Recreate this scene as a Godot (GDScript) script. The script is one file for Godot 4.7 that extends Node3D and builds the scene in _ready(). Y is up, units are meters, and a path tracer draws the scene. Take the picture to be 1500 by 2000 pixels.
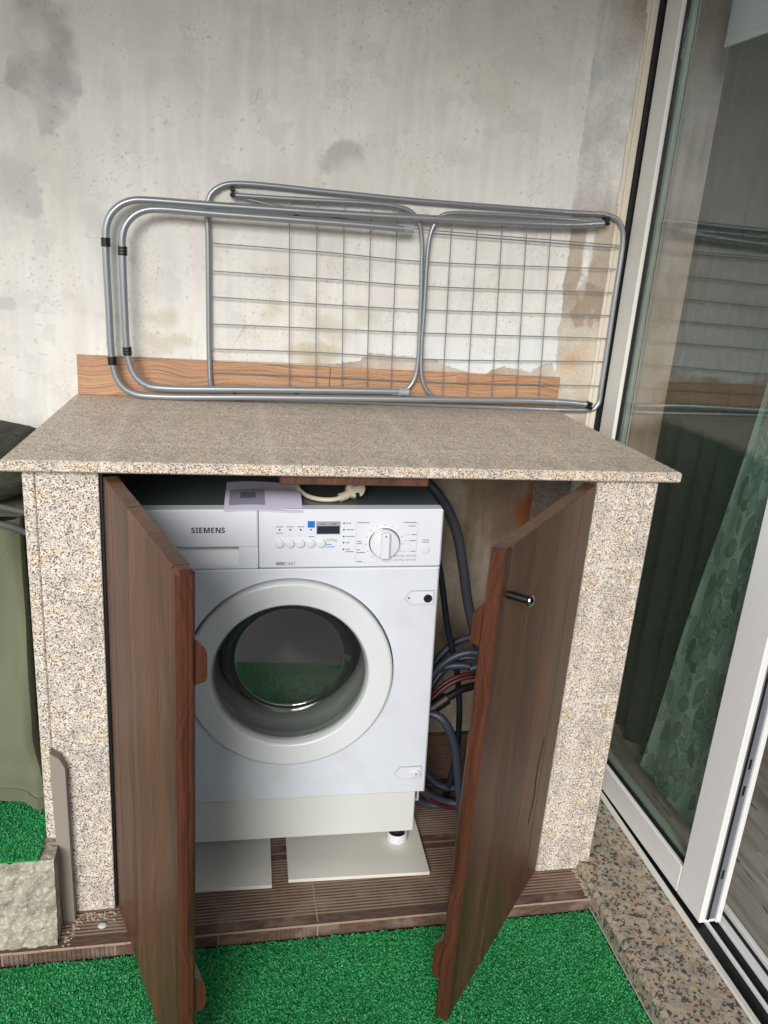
extends Node3D

var M := {}
var rng := RandomNumberGenerator.new()

# ------------------------------------------------------------------ naming
var used := {}
func numbered(called: String) -> String:
	if not used.has(called):
		used[called] = 0
		return called
	used[called] += 1
	return "%s_%03d" % [called, used[called]]

func thing(called: String, label: String, category: String, at := Vector3.ZERO, turn := Vector3.ZERO, group := "") -> Node3D:
	var o := Node3D.new()
	o.name = numbered(called)
	add_child(o, true)
	o.position = at
	o.rotation = turn
	o.set_meta("label", label)
	o.set_meta("category", category)
	if group:
		o.set_meta("group", group)
	return o

func structure(called: String) -> Node3D:
	var o := Node3D.new()
	o.name = numbered(called)
	add_child(o, true)
	o.set_meta("kind", "structure")
	return o

func obj(called: String, st: SurfaceTool, mat: Material, parent: Node = null) -> MeshInstance3D:
	var o := MeshInstance3D.new()
	o.mesh = st.commit()
	o.material_override = null
	o.mesh.surface_set_material(0, mat)
	var n := 0
	if parent == null:
		o.name = numbered(called)
		add_child(o, true)
	else:
		var nm := called
		while parent.has_node(nm):
			n += 1
			nm = "%s_%03d" % [called, n]
		o.name = nm
		parent.add_child(o, true)
	return o

func ground_piece(called: String, st: SurfaceTool, mat: Material) -> MeshInstance3D:
	var o := obj(called, st, mat)
	o.set_meta("kind", "structure")
	return o

func single(called: String, label: String, category: String, st: SurfaceTool, mat: Material) -> MeshInstance3D:
	var o := obj(called, st, mat)
	o.set_meta("label", label)
	o.set_meta("category", category)
	return o

# ------------------------------------------------------------------ mesh helpers
func mb() -> SurfaceTool:
	var st := SurfaceTool.new()
	st.begin(Mesh.PRIMITIVE_TRIANGLES)
	return st

func vtx(st: SurfaceTool, p: Vector3, n: Vector3, uv := Vector2.ZERO) -> void:
	st.set_normal(n)
	st.set_uv(uv)
	st.add_vertex(p)

func tri(st: SurfaceTool, a: Vector3, b: Vector3, c: Vector3, n: Vector3) -> void:
	if (c - a).cross(b - a).dot(n) < 0:
		var t := b
		b = c
		c = t
	vtx(st, a, n)
	vtx(st, b, n)
	vtx(st, c, n)

func quad(st: SurfaceTool, a: Vector3, b: Vector3, c: Vector3, d: Vector3, n: Vector3) -> void:
	tri(st, a, b, c, n)
	tri(st, a, c, d, n)

# smooth quad with four normals and uvs
func squad(st: SurfaceTool, p: Array, n: Array, uv: Array = []) -> void:
	var order := [0, 1, 2, 0, 2, 3]
	if (p[2] - p[0]).cross(p[1] - p[0]).dot(n[0] + n[1] + n[2] + n[3]) < 0:
		order = [0, 2, 1, 0, 3, 2]
	for i in order:
		vtx(st, p[i], n[i].normalized(), uv[i] if uv else Vector2.ZERO)

# chamfered box between two corners
func box(st: SurfaceTool, lo: Vector3, hi: Vector3, c := 0.0, xf := Transform3D()) -> void:
	var m := (lo + hi) * 0.5
	var h := ((hi - lo) * 0.5).abs()
	c = minf(c, minf(h.x, minf(h.y, h.z)) * 0.98)
	for i in 3:
		var j := (i + 1) % 3
		var k := (i + 2) % 3
		for s in [-1.0, 1.0]:
			var n := Vector3.ZERO
			n[i] = s
			var ps := []
			for t in [[-1, -1], [1, -1], [1, 1], [-1, 1]]:
				var p := Vector3.ZERO
				p[i] = s * h[i]
				p[j] = t[0] * (h[j] - c)
				p[k] = t[1] * (h[k] - c)
				ps.append(xf * (m + p))
			quad(st, ps[0], ps[1], ps[2], ps[3], xf.basis * n)
	if c <= 0.0:
		return
	for k in 3:
		var i := (k + 1) % 3
		var j := (k + 2) % 3
		for si in [-1.0, 1.0]:
			for sj in [-1.0, 1.0]:
				var n := Vector3.ZERO
				n[i] = si
				n[j] = sj
				var ps := []
				for q in [[0, -1.0], [0, 1.0], [1, 1.0], [1, -1.0]]:
					var p := Vector3.ZERO
					p[i] = si * (h[i] if q[0] == 0 else h[i] - c)
					p[j] = sj * (h[j] - c if q[0] == 0 else h[j])
					p[k] = q[1] * (h[k] - c)
					ps.append(xf * (m + p))
				quad(st, ps[0], ps[1], ps[2], ps[3], xf.basis * n.normalized())
	for sx in [-1.0, 1.0]:
		for sy in [-1.0, 1.0]:
			for sz in [-1.0, 1.0]:
				var g := Vector3(sx, sy, sz)
				tri(st, xf * (m + g * (h - Vector3(0, c, c))), xf * (m + g * (h - Vector3(c, 0, c))), xf * (m + g * (h - Vector3(c, c, 0))), xf.basis * g.normalized())

func bx(x0: float, y0: float, z0: float, x1: float, y1: float, z1: float, c := 0.001) -> SurfaceTool:
	var st := mb()
	box(st, Vector3(x0, y0, z0), Vector3(x1, y1, z1), c)
	return st

# prism: polygon in the xy plane from z0 to z1
func prism(st: SurfaceTool, poly: PackedVector2Array, z0: float, z1: float, xf := Transform3D()) -> void:
	var idx := Geometry2D.triangulate_polygon(poly)
	for zz in [[z0, -1.0], [z1, 1.0]]:
		for i in range(0, idx.size(), 3):
			var q := []
			for k in 3:
				var v := poly[idx[i + k]]
				q.append(xf * Vector3(v.x, v.y, zz[0]))
			tri(st, q[0], q[1], q[2], xf.basis * Vector3(0, 0, zz[1]) * signf(z1 - z0))
	var sgn := -1.0 if Geometry2D.is_polygon_clockwise(poly) else 1.0
	for i in poly.size():
		var a := poly[i]
		var b := poly[(i + 1) % poly.size()]
		var d := b - a
		var n := Vector3(d.y, -d.x, 0).normalized() * sgn
		quad(st, xf * Vector3(a.x, a.y, z0), xf * Vector3(b.x, b.y, z0), xf * Vector3(b.x, b.y, z1), xf * Vector3(a.x, a.y, z1), xf.basis * n)

# profile of (radius, height) turned about the z axis of xf
func lathe(st: SurfaceTool, prof: Array, seg: int, xf := Transform3D(), flat := false) -> void:
	var nrm := []
	for i in prof.size():
		var a: Vector2 = prof[maxi(i - 1, 0)]
		var b: Vector2 = prof[mini(i + 1, prof.size() - 1)]
		var d := (b - a).normalized()
		nrm.append(Vector2(d.y, -d.x))
	for i in prof.size() - 1:
		var p0: Vector2 = prof[i]
		var p1: Vector2 = prof[i + 1]
		var n0: Vector2 = nrm[i]
		var n1: Vector2 = nrm[i + 1]
		if flat:
			var d := (p1 - p0).normalized()
			n0 = Vector2(d.y, -d.x)
			n1 = n0
		for s in seg:
			var a0 := TAU * s / seg
			var a1 := TAU * (s + 1) / seg
			var P := []
			var N := []
			for q in [[p0, n0, a0], [p0, n0, a1], [p1, n1, a1], [p1, n1, a0]]:
				P.append(xf * Vector3(q[0].x * cos(q[2]), q[0].x * sin(q[2]), q[0].y))
				N.append(xf.basis * Vector3(q[1].x * cos(q[2]), q[1].x * sin(q[2]), q[1].y))
			squad(st, P, N)

func cyl(st: SurfaceTool, r: float, z0: float, z1: float, seg: int, xf := Transform3D(), c := 0.001) -> void:
	lathe(st, [Vector2(0, z0), Vector2(r - c, z0), Vector2(r, z0 + c), Vector2(r, z1 - c), Vector2(r - c, z1), Vector2(0, z1)], seg, xf, true)

# smooth curve through points
func curve(pts: Array, step: float, closed := false) -> Array:
	var out := []
	var n := pts.size()
	for i in (n if closed else n - 1):
		var p1: Vector3 = pts[i]
		var p2: Vector3 = pts[(i + 1) % n]
		var p0: Vector3 = pts[(i - 1 + n) % n] if closed or i > 0 else p1 * 2 - p2
		var p3: Vector3 = pts[(i + 2) % n] if closed or i < n - 2 else p2 * 2 - p1
		# centripetal Catmull-Rom
		var t01 := maxf(sqrt(p0.distance_to(p1)), 1e-4)
		var t12 := maxf(sqrt(p1.distance_to(p2)), 1e-4)
		var t23 := maxf(sqrt(p2.distance_to(p3)), 1e-4)
		var m1 := (p2 - p1) + ((p1 - p0) / t01 - (p2 - p0) / (t01 + t12)) * t12
		var m2 := (p2 - p1) + ((p3 - p2) / t23 - (p3 - p1) / (t12 + t23)) * t12
		var cnt := maxi(1, int(p1.distance_to(p2) / step))
		for k in cnt:
			var t := float(k) / cnt
			var t2 := t * t
			var t3 := t2 * t
			out.append(p1 * (2 * t3 - 3 * t2 + 1) + m1 * (t3 - 2 * t2 + t) + p2 * (-2 * t3 + 3 * t2) + m2 * (t3 - t2))
	if not closed:
		out.append(pts[n - 1])
	return out

func tube(st: SurfaceTool, pts: Array, r: float, seg := 10, closed := false, rib := 0.0) -> void:
	var n := pts.size()
	var rings := []
	var t0: Vector3 = (pts[1] - pts[0]).normalized()
	var u := t0.cross(Vector3(0.31, 0.87, 0.39)).normalized()
	var along := 0.0
	for i in n:
		var a: Vector3 = pts[(i - 1 + n) % n] if closed or i > 0 else pts[0]
		var b: Vector3 = pts[(i + 1) % n] if closed or i < n - 1 else pts[n - 1]
		var t := (b - a).normalized()
		u = (u - t * u.dot(t)).normalized()
		var v := t.cross(u)
		if i > 0:
			along += pts[i].distance_to(pts[i - 1])
		var rr := r + (rib if i % 2 == 0 else 0.0)
		var ring := []
		for s in seg:
			var ang := TAU * s / seg
			var d := u * cos(ang) + v * sin(ang)
			ring.append([pts[i] + d * rr, d, along])
		rings.append(ring)
	for i in (n if closed else n - 1):
		var A: Array = rings[i]
		var B: Array = rings[(i + 1) % n]
		for s in seg:
			var s2 := (s + 1) % seg
			var U := [Vector2(float(s) / seg, A[s][2] * 20), Vector2(float(s + 1) / seg, A[s][2] * 20), Vector2(float(s + 1) / seg, B[s][2] * 20), Vector2(float(s) / seg, B[s][2] * 20)]
			squad(st, [A[s][0], A[s2][0], B[s2][0], B[s][0]], [A[s][1], A[s2][1], B[s2][1], B[s][1]], U)
	if not closed:
		for e in [0, n - 1]:
			var d: Vector3 = (pts[0] - pts[1]) if e == 0 else (pts[n - 1] - pts[n - 2])
			for s in seg:
				tri(st, pts[e], rings[e][s][0], rings[e][(s + 1) % seg][0], d.normalized())

func parse(s: String, z: float) -> Array:
	var out := []
	for w in s.split(" "):
		var q := w.split(",")
		out.append(Vector3(float(q[0]), float(q[1]), z))
	return out

func parse2(s: String) -> PackedVector2Array:
	var out := PackedVector2Array()
	for w in s.split(" "):
		var q := w.split(",")
		out.append(Vector2(float(q[0]), float(q[1])))
	return out

# grid surface from a function (i, j) -> Vector3, smooth normals
func sheet(st: SurfaceTool, nu: int, nv: int, f: Callable) -> void:
	var P := []
	for i in nu + 1:
		var row := []
		for j in nv + 1:
			row.append(f.call(float(i) / nu, float(j) / nv))
		P.append(row)
	var N := []
	for i in nu + 1:
		var row := []
		for j in nv + 1:
			var du: Vector3 = P[mini(i + 1, nu)][j] - P[maxi(i - 1, 0)][j]
			var dv: Vector3 = P[i][mini(j + 1, nv)] - P[i][maxi(j - 1, 0)]
			row.append(du.cross(dv).normalized())
		N.append(row)
	for i in nu:
		for j in nv:
			squad(st, [P[i][j], P[i + 1][j], P[i + 1][j + 1], P[i][j + 1]], [N[i][j], N[i + 1][j], N[i + 1][j + 1], N[i][j + 1]],
				[Vector2(float(i) / nu, float(j) / nv), Vector2(float(i + 1) / nu, float(j) / nv), Vector2(float(i + 1) / nu, float(j + 1) / nv), Vector2(float(i) / nu, float(j + 1) / nv)])

func words(parent: Node, called: String, text: String, height: float, at: Vector3, mat: Material, bold := false) -> MeshInstance3D:
	var t := TextMesh.new()
	var f := SystemFont.new()
	f.font_names = PackedStringArray(["Droid Sans"])
	f.font_weight = 700 if bold else 400
	t.font = f
	t.text = text
	t.font_size = 32
	t.pixel_size = height / 23.0
	t.depth = 0.0006
	t.curve_step = 4.0
	t.horizontal_alignment = HORIZONTAL_ALIGNMENT_LEFT
	t.vertical_alignment = VERTICAL_ALIGNMENT_CENTER
	t.material = mat
	var o := MeshInstance3D.new()
	o.mesh = t
	var nm := called
	var n := 0
	while parent.has_node(nm):
		n += 1
		nm = "%s_%03d" % [called, n]
	o.name = nm
	parent.add_child(o, true)
	o.position = at
	return o

# ------------------------------------------------------------------ textures and materials
func nz(s: int, freq: float, oct := 3, type := FastNoiseLite.TYPE_SIMPLEX_SMOOTH) -> FastNoiseLite:
	var n := FastNoiseLite.new()
	n.seed = s
	n.frequency = freq
	n.noise_type = type
	n.fractal_octaves = oct
	n.fractal_type = FastNoiseLite.FRACTAL_FBM if oct > 1 else FastNoiseLite.FRACTAL_NONE
	return n

func tex_from(w: int, h: int, data: PackedByteArray) -> ImageTexture:
	return ImageTexture.create_from_image(Image.create_from_data(w, h, false, Image.FORMAT_RGB8, data))

func put3(d: PackedByteArray, i: int, c: Vector3) -> void:
	d[i] = int(clampf(c.x, 0, 1) * 255)
	d[i + 1] = int(clampf(c.y, 0, 1) * 255)
	d[i + 2] = int(clampf(c.z, 0, 1) * 255)

func sstep(a: float, b: float, x: float) -> float:
	var t := clampf((x - a) / (b - a), 0.0, 1.0)
	return t * t * (3 - 2 * t)

func seamless(s: int, freq: float, size: int, oct := 2) -> PackedByteArray:
	var im := nz(s, freq, oct).get_seamless_image(size, size, false, false, 0.15, true)
	im.convert(Image.FORMAT_L8)
	return im.get_data()

func mat(col: Color, rough := 0.6, metal := 0.0) -> StandardMaterial3D:
	var m := StandardMaterial3D.new()
	m.albedo_color = col
	m.roughness = rough
	m.metallic = metal
	return m

func tmat(t: Texture2D, rough: float, scale: Vector3, world := true, tint := Color.WHITE) -> StandardMaterial3D:
	var m := mat(tint, rough)
	m.albedo_texture = t
	m.uv1_triplanar = true
	m.uv1_world_triplanar = world
	m.uv1_scale = scale
	m.uv1_triplanar_sharpness = 8.0
	return m

func bumpy(m: StandardMaterial3D, s: int, freq: float, cm: float, oct := 4) -> StandardMaterial3D:
	var t := NoiseTexture2D.new()
	t.width = 512
	t.height = 512
	t.seamless = true
	t.noise = nz(s, freq, oct)
	m.heightmap_enabled = true
	m.heightmap_texture = t
	m.heightmap_scale = cm
	return m

func grains(s: int, freq: float, size: int) -> PackedByteArray:
	var n := nz(s, freq, 1, FastNoiseLite.TYPE_CELLULAR)
	n.cellular_return_type = FastNoiseLite.RETURN_CELL_VALUE
	n.cellular_distance_function = FastNoiseLite.DISTANCE_EUCLIDEAN
	n.cellular_jitter = 1.0
	n.domain_warp_enabled = true
	n.domain_warp_amplitude = 5.0
	n.domain_warp_frequency = freq * 1.3
	var im := n.get_seamless_image(size, size, false, false, 0.12, true)
	im.convert(Image.FORMAT_L8)
	return im.get_data()

func granite(size: int, s: int, freq: float, cream: Vector3, grey: Vector3, tan_c: Vector3, dark: Vector3, dark_at: float, cell := 0.25) -> ImageTexture:
	var a := grains(s, freq, size)
	var b := grains(s + 1, freq * 0.8, size)
	var a2 := seamless(s + 5, freq * 0.9, size, 3)
	var c := seamless(s + 2, freq * 0.12, size, 3)
	var e := seamless(s + 3, freq * 2.2, size, 1)
	var d := PackedByteArray()
	d.resize(size * size * 3)
	var wide := seamless(s + 4, 0.006, size, 3)
	for i in size * size:
		var col := cream
		var low := c[i] / 255.0 - 0.5
		var far := wide[i] / 255.0 - 0.5
		low = low * 0.6 + far * 0.15
		var vb := b[i] / 255.0 + low * 0.2
		var va := a[i] / 255.0 * cell + a2[i] / 255.0 * (1.1 - cell) + low * 0.10
		col = col.lerp(tan_c, sstep(0.70, 0.80, vb))
		col = col.lerp(grey, sstep(0.42, 0.30, vb) * 0.55)
		col = col.lerp(dark, sstep(dark_at, dark_at + 0.09, va))
		col *= 0.9 + 0.2 * e[i] / 255.0
		col = col.lerp(col * Vector3(1.0, 0.97, 0.92), sstep(0.05, 0.35, far))
		col *= 1.0 - 0.09 * sstep(0.05, -0.35, far)
		put3(d, i * 3, col)
	return tex_from(size, size, d)

func wood_tex(s: int, w: int, h: int, base: Vector3, dark: Vector3, red: Vector3) -> ImageTexture:
	var n1 := nz(s, 0.02, 3)
	var n2 := nz(s + 1, 0.10, 2)
	var n3 := nz(s + 2, 0.35, 2)
	var n4 := nz(s + 3, 0.012, 2)
	var n5 := nz(s + 4, 0.5, 1)
	var d := PackedByteArray()
	d.resize(w * h * 3)
	for y in h:
		for x in w:
			var wob := n4.get_noise_2d(x * 0.6, y * 0.5) * 14.0
			var g := n1.get_noise_2d(x + wob, y * 0.05)
			var f := n2.get_noise_2d(x + wob, y * 0.025)
			var p := n3.get_noise_2d(x + wob, y * 0.02)
			var col := base.lerp(dark, clampf(0.40 + g * 0.6 + f * 0.28, 0, 1))
			col = col.lerp(red, clampf(n4.get_noise_2d(x * 1.3 + 300, y * 0.15) * 1.6, 0, 0.6))
			col *= 1.0 - 0.20 * sstep(0.18, 0.5, p) + 0.10 * sstep(0.1, 0.5, -p)
			col *= 0.97 + 0.06 * n5.get_noise_2d(x, y)
			if n5.get_noise_2d(x * 0.9 + 77, y * 0.12) > 0.72:
				col = col.lerp(Vector3(0.55, 0.42, 0.33), 0.10)
			put3(d, (y * w + x) * 3, col)
	return tex_from(w, h, d)

func blob(x: float, y: float, x0: float, y0: float, rx: float, ry: float) -> float:
	return 1.0 - Vector2((x - x0) / rx, (y - y0) / ry).length()

const PX0 := -1.0
const PX1 := 1.2
const PY0 := 0.6
const PY1 := 2.2
func paint_textures() -> Array:
	var w := 1408
	var h := 1024
	var d := PackedByteArray()
	d.resize(w * h * 3)
	var hd := PackedByteArray()
	hd.resize(w * h)
	var nl := nz(11, 1.6, 3)
	var nm := nz(12, 6.0, 4)
	var nf := nz(13, 60.0, 2)
	var ns := nz(14, 5.0, 3)
	var nk := nz(15, 9.0, 4)
	var np := nz(16, 130.0, 1)
	var nr := nz(17, 3.2, 3)
	for j in h:
		var y := lerpf(PY1, PY0, (j + 0.5) / h)
		for i in w:
			var x := lerpf(PX0, PX1, (i + 0.5) / w)
			var a := nl.get_noise_2d(x, y)
			var b := nm.get_noise_2d(x, y)
			var f := nf.get_noise_2d(x, y)
			var st := ns.get_noise_2d(x * 3.0, y * 0.35)
			var k := nk.get_noise_2d(x, y)
			var c := Vector3(0.86, 0.85, 0.83)
			c = c.lerp(Vector3(0.80, 0.79, 0.755), clampf(a * 1.1 + 0.1, 0, 0.6))
			c = c.lerp(Vector3(0.81, 0.785, 0.76), clampf(st * 1.0, 0, 0.45))
			c = c.lerp(Vector3(0.76, 0.77, 0.765), clampf(-st * 0.9 - 0.1, 0, 0.35))
			c *= 1.0 + 0.035 * b + 0.012 * f
			# old flaked areas with a hard edge
			var hgt := 0.55 + 0.10 * b + 0.06 * f + 0.05 * k
			var fl := sstep(0.24, 0.27, k + 0.35 * a)
			c = c.lerp(Vector3(0.765, 0.755, 0.735), fl * 0.28)
			hgt -= fl * 0.10
			# named stains
			var s1 := maxf(blob(x, y, 0.005, 1.66, 0.075, 0.17), blob(x, y, 0.02, 1.56, 0.055, 0.075)) + b * 0.75
			if x > 0.066 + b * 0.01:
				s1 -= (x - 0.066 - b * 0.01) * 30.0
			var s1v := sstep(0.0, 0.16, s1)
			c = c.lerp(Vector3(0.585, 0.575, 0.545).lerp(Vector3(0.60, 0.575, 0.585), sstep(1.64, 1.55, y)), s1v * clampf(0.20 + 0.8 * b + 0.5 * k, 0.05, 0.6))
			var s1b := sstep(-0.2, 0.8, blob(x, y, -0.07, 1.63, 0.16, 0.24) + b * 0.5)
			c = c.lerp(Vector3(0.62, 0.60, 0.58), s1b * 0.3)
			var s2 := sstep(-0.05, 0.3, blob(x, y, -0.085, 1.355, 0.05, 0.08) + b * 1.1)
			c = c.lerp(Vector3(0.70, 0.685, 0.685), s2 * clampf(0.25 + 0.9 * b, 0.1, 0.8))
			var s3 := sstep(-0.05, 0.45, blob(x, y, 0.605, 1.465, 0.04, 0.03) + b * 1.1)
			c = c.lerp(Vector3(0.68, 0.665, 0.66), s3 * clampf(0.22 + 1.2 * b, 0.0, 0.7))
			var s4 := sstep(0.0, 0.15, blob(x, y, -0.11, 1.12, 0.06, 0.03) + b * 0.9)
			c = c.lerp(Vector3(0.69, 0.68, 0.67), s4 * 0.5)
			hgt -= 0.12 * maxf(s1v, maxf(s2, s3))
			# damp marks and mould dots low down
			var dl := sstep(1.32, 1.03, y) * sstep(-0.05, 0.05, x)
			c = c.lerp(Vector3(0.70, 0.68, 0.58), dl * sstep(0.2, 0.6, nr.get_noise_2d(x * 1.3 + 5, y * 2.0)) * 0.55)
			c = c.lerp(Vector3(0.83, 0.85, 0.86), sstep(1.2, 1.05, y) * sstep(0.55, 0.8, x) * 0.6)
			var yl := sstep(0.0, 0.5, blob(x, y, 0.57, 1.05, 0.09, 0.035) + b * 0.8)
			c = c.lerp(Vector3(0.66, 0.61, 0.48), yl * 0.35)
			var dots := sstep(0.62, 0.72, np.get_noise_2d(x, y)) * sstep(0.12, 0.4, nr.get_noise_2d(x * 1.6 + 9, y * 1.6) + dl * 0.25)
			c = c.lerp(Vector3(0.52, 0.51, 0.47), dots * 0.3)
			# hairline cracks
			var cr := absf(nr.get_noise_2d(x * 1.1 + 40, y * 0.7 + 3)) + absf(f) * 0.012
			var crm := sstep(0.010, 0.003, cr) * sstep(0.0, 0.25, nl.get_noise_2d(x * 1.5 + 20, y * 1.5))
			c = c.lerp(Vector3(0.55, 0.53, 0.49), crm * 0.22)
			hgt -= crm * 0.08
			var pit := sstep(0.74, 0.80, np.get_noise_2d(x * 0.45 + 60, y * 0.45)) * sstep(0.0, 0.2, b)
			hgt -= pit * 0.25
			c = c.lerp(Vector3(0.6, 0.58, 0.54), pit * 0.25)
			put3(d, (j * w + i) * 3, c)
			hd[j * w + i] = int(clampf(hgt, 0, 1) * 255)
	var ht := ImageTexture.create_from_image(Image.create_from_data(w, h, false, Image.FORMAT_L8, hd))
	return [tex_from(w, h, d), ht]

const BX0 := 0.2
const BX1 := 1.5
const BY0 := 0.0
const BY1 := 2.2
func bare_texture() -> ImageTexture:
	var w := 640
	var h := 1100
	var d := PackedByteArray()
	d.resize(w * h * 3)
	var na := nz(31, 3.0, 4)
	var nb := nz(32, 14.0, 4)
	var nc := nz(33, 90.0, 2)
	var ns := nz(34, 26.0, 3)
	for j in h:
		var y := lerpf(BY1, BY0, (j + 0.5) / h)
		for i in w:
			var x := lerpf(BX0, BX1, (i + 0.5) / w)
			var a := na.get_noise_2d(x, y)
			var b := nb.get_noise_2d(x, y)
			var s := ns.get_noise_2d(x, y * 0.06)
			var c := Vector3(0.745, 0.71, 0.66)
			c = c.lerp(Vector3(0.63, 0.57, 0.50), clampf(0.15 + a * 1.4 + b * 0.7, 0, 0.8))
			c = c.lerp(Vector3(0.785, 0.78, 0.775), sstep(1.33, 1.48, y) * clampf(0.75 + s * 0.7, 0, 0.95))
			c = c.lerp(Vector3(0.56, 0.49, 0.425), sstep(1.70, 1.86, y) * sstep(1.17, 1.24, x) * 0.6)
			# white drip
			var wd := sstep(0.016, 0.006, absf(x - 1.205 - (y - 1.3) * 0.02) + b * 0.006) * sstep(1.19, 1.24, y) * sstep(1.43, 1.33, y)
			c = c.lerp(Vector3(0.86, 0.86, 0.85), wd)
			var mould := sstep(0.0, 0.3, blob(x, y, 1.225, 1.20, 0.045, 0.06) + b * 0.9)
			c = c.lerp(Vector3(0.43, 0.36, 0.31), mould * 0.35)
			var org := sstep(0.0, 0.6, blob(x, y, 1.21, 1.06, 0.05, 0.04) + b * 0.8)
			c = c.lerp(Vector3(0.74, 0.57, 0.38), org * 0.5)
			# grubby wall inside the cupboard
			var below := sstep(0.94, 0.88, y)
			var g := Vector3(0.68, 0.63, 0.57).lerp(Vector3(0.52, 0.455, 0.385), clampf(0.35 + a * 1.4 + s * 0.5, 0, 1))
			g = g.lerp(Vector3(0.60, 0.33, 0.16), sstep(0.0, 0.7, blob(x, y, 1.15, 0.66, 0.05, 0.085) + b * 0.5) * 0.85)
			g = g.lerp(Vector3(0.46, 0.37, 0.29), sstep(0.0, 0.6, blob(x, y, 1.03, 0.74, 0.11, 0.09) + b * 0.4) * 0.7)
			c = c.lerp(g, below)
			c *= 1.0 + 0.10 * b + 0.05 * nc.get_noise_2d(x, y)
			put3(d, (j * w + i) * 3, c)
	return tex_from(w, h, d)

func tile_tex() -> ImageTexture:
	var w := 512
	var d := PackedByteArray()
	d.resize(w * w * 3)
	var na := nz(51, 0.012, 4)
	var nb := nz(52, 0.12, 3)
	var nc := nz(53, 0.4, 2)
	for y in w:
		for x in w:
			var a := na.get_noise_2d(x, y)
			var b := nb.get_noise_2d(x * 0.25, y)
			var c := Vector3(0.385, 0.305, 0.26)
			c = c.lerp(Vector3(0.29, 0.22, 0.185), clampf(0.4 + b * 0.9, 0, 1))
			c = c.lerp(Vector3(0.52, 0.46, 0.42), sstep(0.05, 0.5, a) * 0.6)
			c *= 1.0 + 0.12 * nc.get_noise_2d(x, y)
			put3(d, (y * w + x) * 3, c)
	return tex_from(w, w, d)

func concrete_tex() -> ImageTexture:
	var w := 512
	var d := PackedByteArray()
	d.resize(w * w * 3)
	var na := nz(61, 0.012, 4)
	var nb := nz(62, 0.06, 4)
	var nc := nz(63, 0.4, 2)
	for y in w:
		for x in w:
			var a := na.get_noise_2d(x, y)
			var b := nb.get_noise_2d(x, y)
			var c := Vector3(0.72, 0.70, 0.655)
			c = c.lerp(Vector3(0.55, 0.545, 0.52), clampf(0.2 + a * 1.2 + b * 0.7, 0, 1))
			c = c.lerp(Vector3(0.86, 0.86, 0.83), sstep(0.12, 0.36, b - a * 0.3) * 0.7)
			c *= 1.0 + 0.10 * nc.get_noise_2d(x, y)
			put3(d, (y * w + x) * 3, c)
	return tex_from(w, w, d)

func plank_floor_tex() -> ImageTexture:
	var w := 256
	var h := 512
	var d := PackedByteArray()
	d.resize(w * h * 3)
	var na := nz(71, 0.03, 4)
	var nb := nz(72, 0.2, 2)
	for y in h:
		for x in w:
			var a := na.get_noise_2d(x * 0.8, y * 0.12)
			var k := na.get_noise_2d(x + 500, y * 0.35)
			var c := Vector3(0.62, 0.60, 0.57).lerp(Vector3(0.50, 0.485, 0.455), clampf(0.4 + a * 1.3, 0, 1))
			c = c.lerp(Vector3(0.22, 0.19, 0.165), sstep(0.42, 0.56, k) * 0.7)
			c *= 1.0 + 0.10 * nb.get_noise_2d(x, y * 0.1)
			put3(d, (y * w + x) * 3, c)
	return tex_from(w, h, d)

# leaf print of the curtain: sprays of leaves printed on pale cloth
func leaf_tex() -> ImageTexture:
	var w := 512
	var im := Image.create(w, w, false, Image.FORMAT_RGB8)
	im.fill(Color(0.53, 0.67, 0.59))
	rng.seed = 5
	for t in 17:
		var p := Vector2(rng.randf() * w, rng.randf() * w)
		var dir := -PI / 2 + rng.randf_range(-0.9, 0.9)
		for s in 40:
			p += Vector2(cos(dir), sin(dir)) * 5.0
			dir += rng.randf_range(-0.14, 0.14)
			for q in 4:
				im.set_pixel(posmod(int(p.x) + q % 2, w), posmod(int(p.y) + q / 2, w), Color(0.17, 0.27, 0.21))
			if s % 8 == 3:
				leaf(im, p, dir + (1.0 if (s / 8) % 2 else -1.0) * rng.randf_range(0.5, 1.0), rng.randf_range(60, 105), rng.randf_range(0.0, 1.0))
	return ImageTexture.create_from_image(im)

func leaf(im: Image, p: Vector2, dir: float, ln: float, tone: float) -> void:
	var u := Vector2(cos(dir), sin(dir))
	var v := Vector2(-u.y, u.x)
	var col := Color(0.20, 0.33, 0.26).lerp(Color(0.53, 0.66, 0.58), sqrt(tone))
	var w := im.get_width()
	for a in int(ln * 1.5):
		var t := a / (ln * 1.5)
		var wd := ln * 0.28 * sin(PI * pow(t, 0.75))
		for b in range(-int(wd), int(wd) + 1):
			var q := p + u * t * ln + v * b
			var edge := absf(b) > wd - 3.0 or absi(b) < 2
			im.set_pixel(posmod(int(q.x), w), posmod(int(q.y), w), (col.lightened(0.14) if absi(b) < 2 and tone < 0.4 else col.darkened(0.34)) if edge else col)

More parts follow.
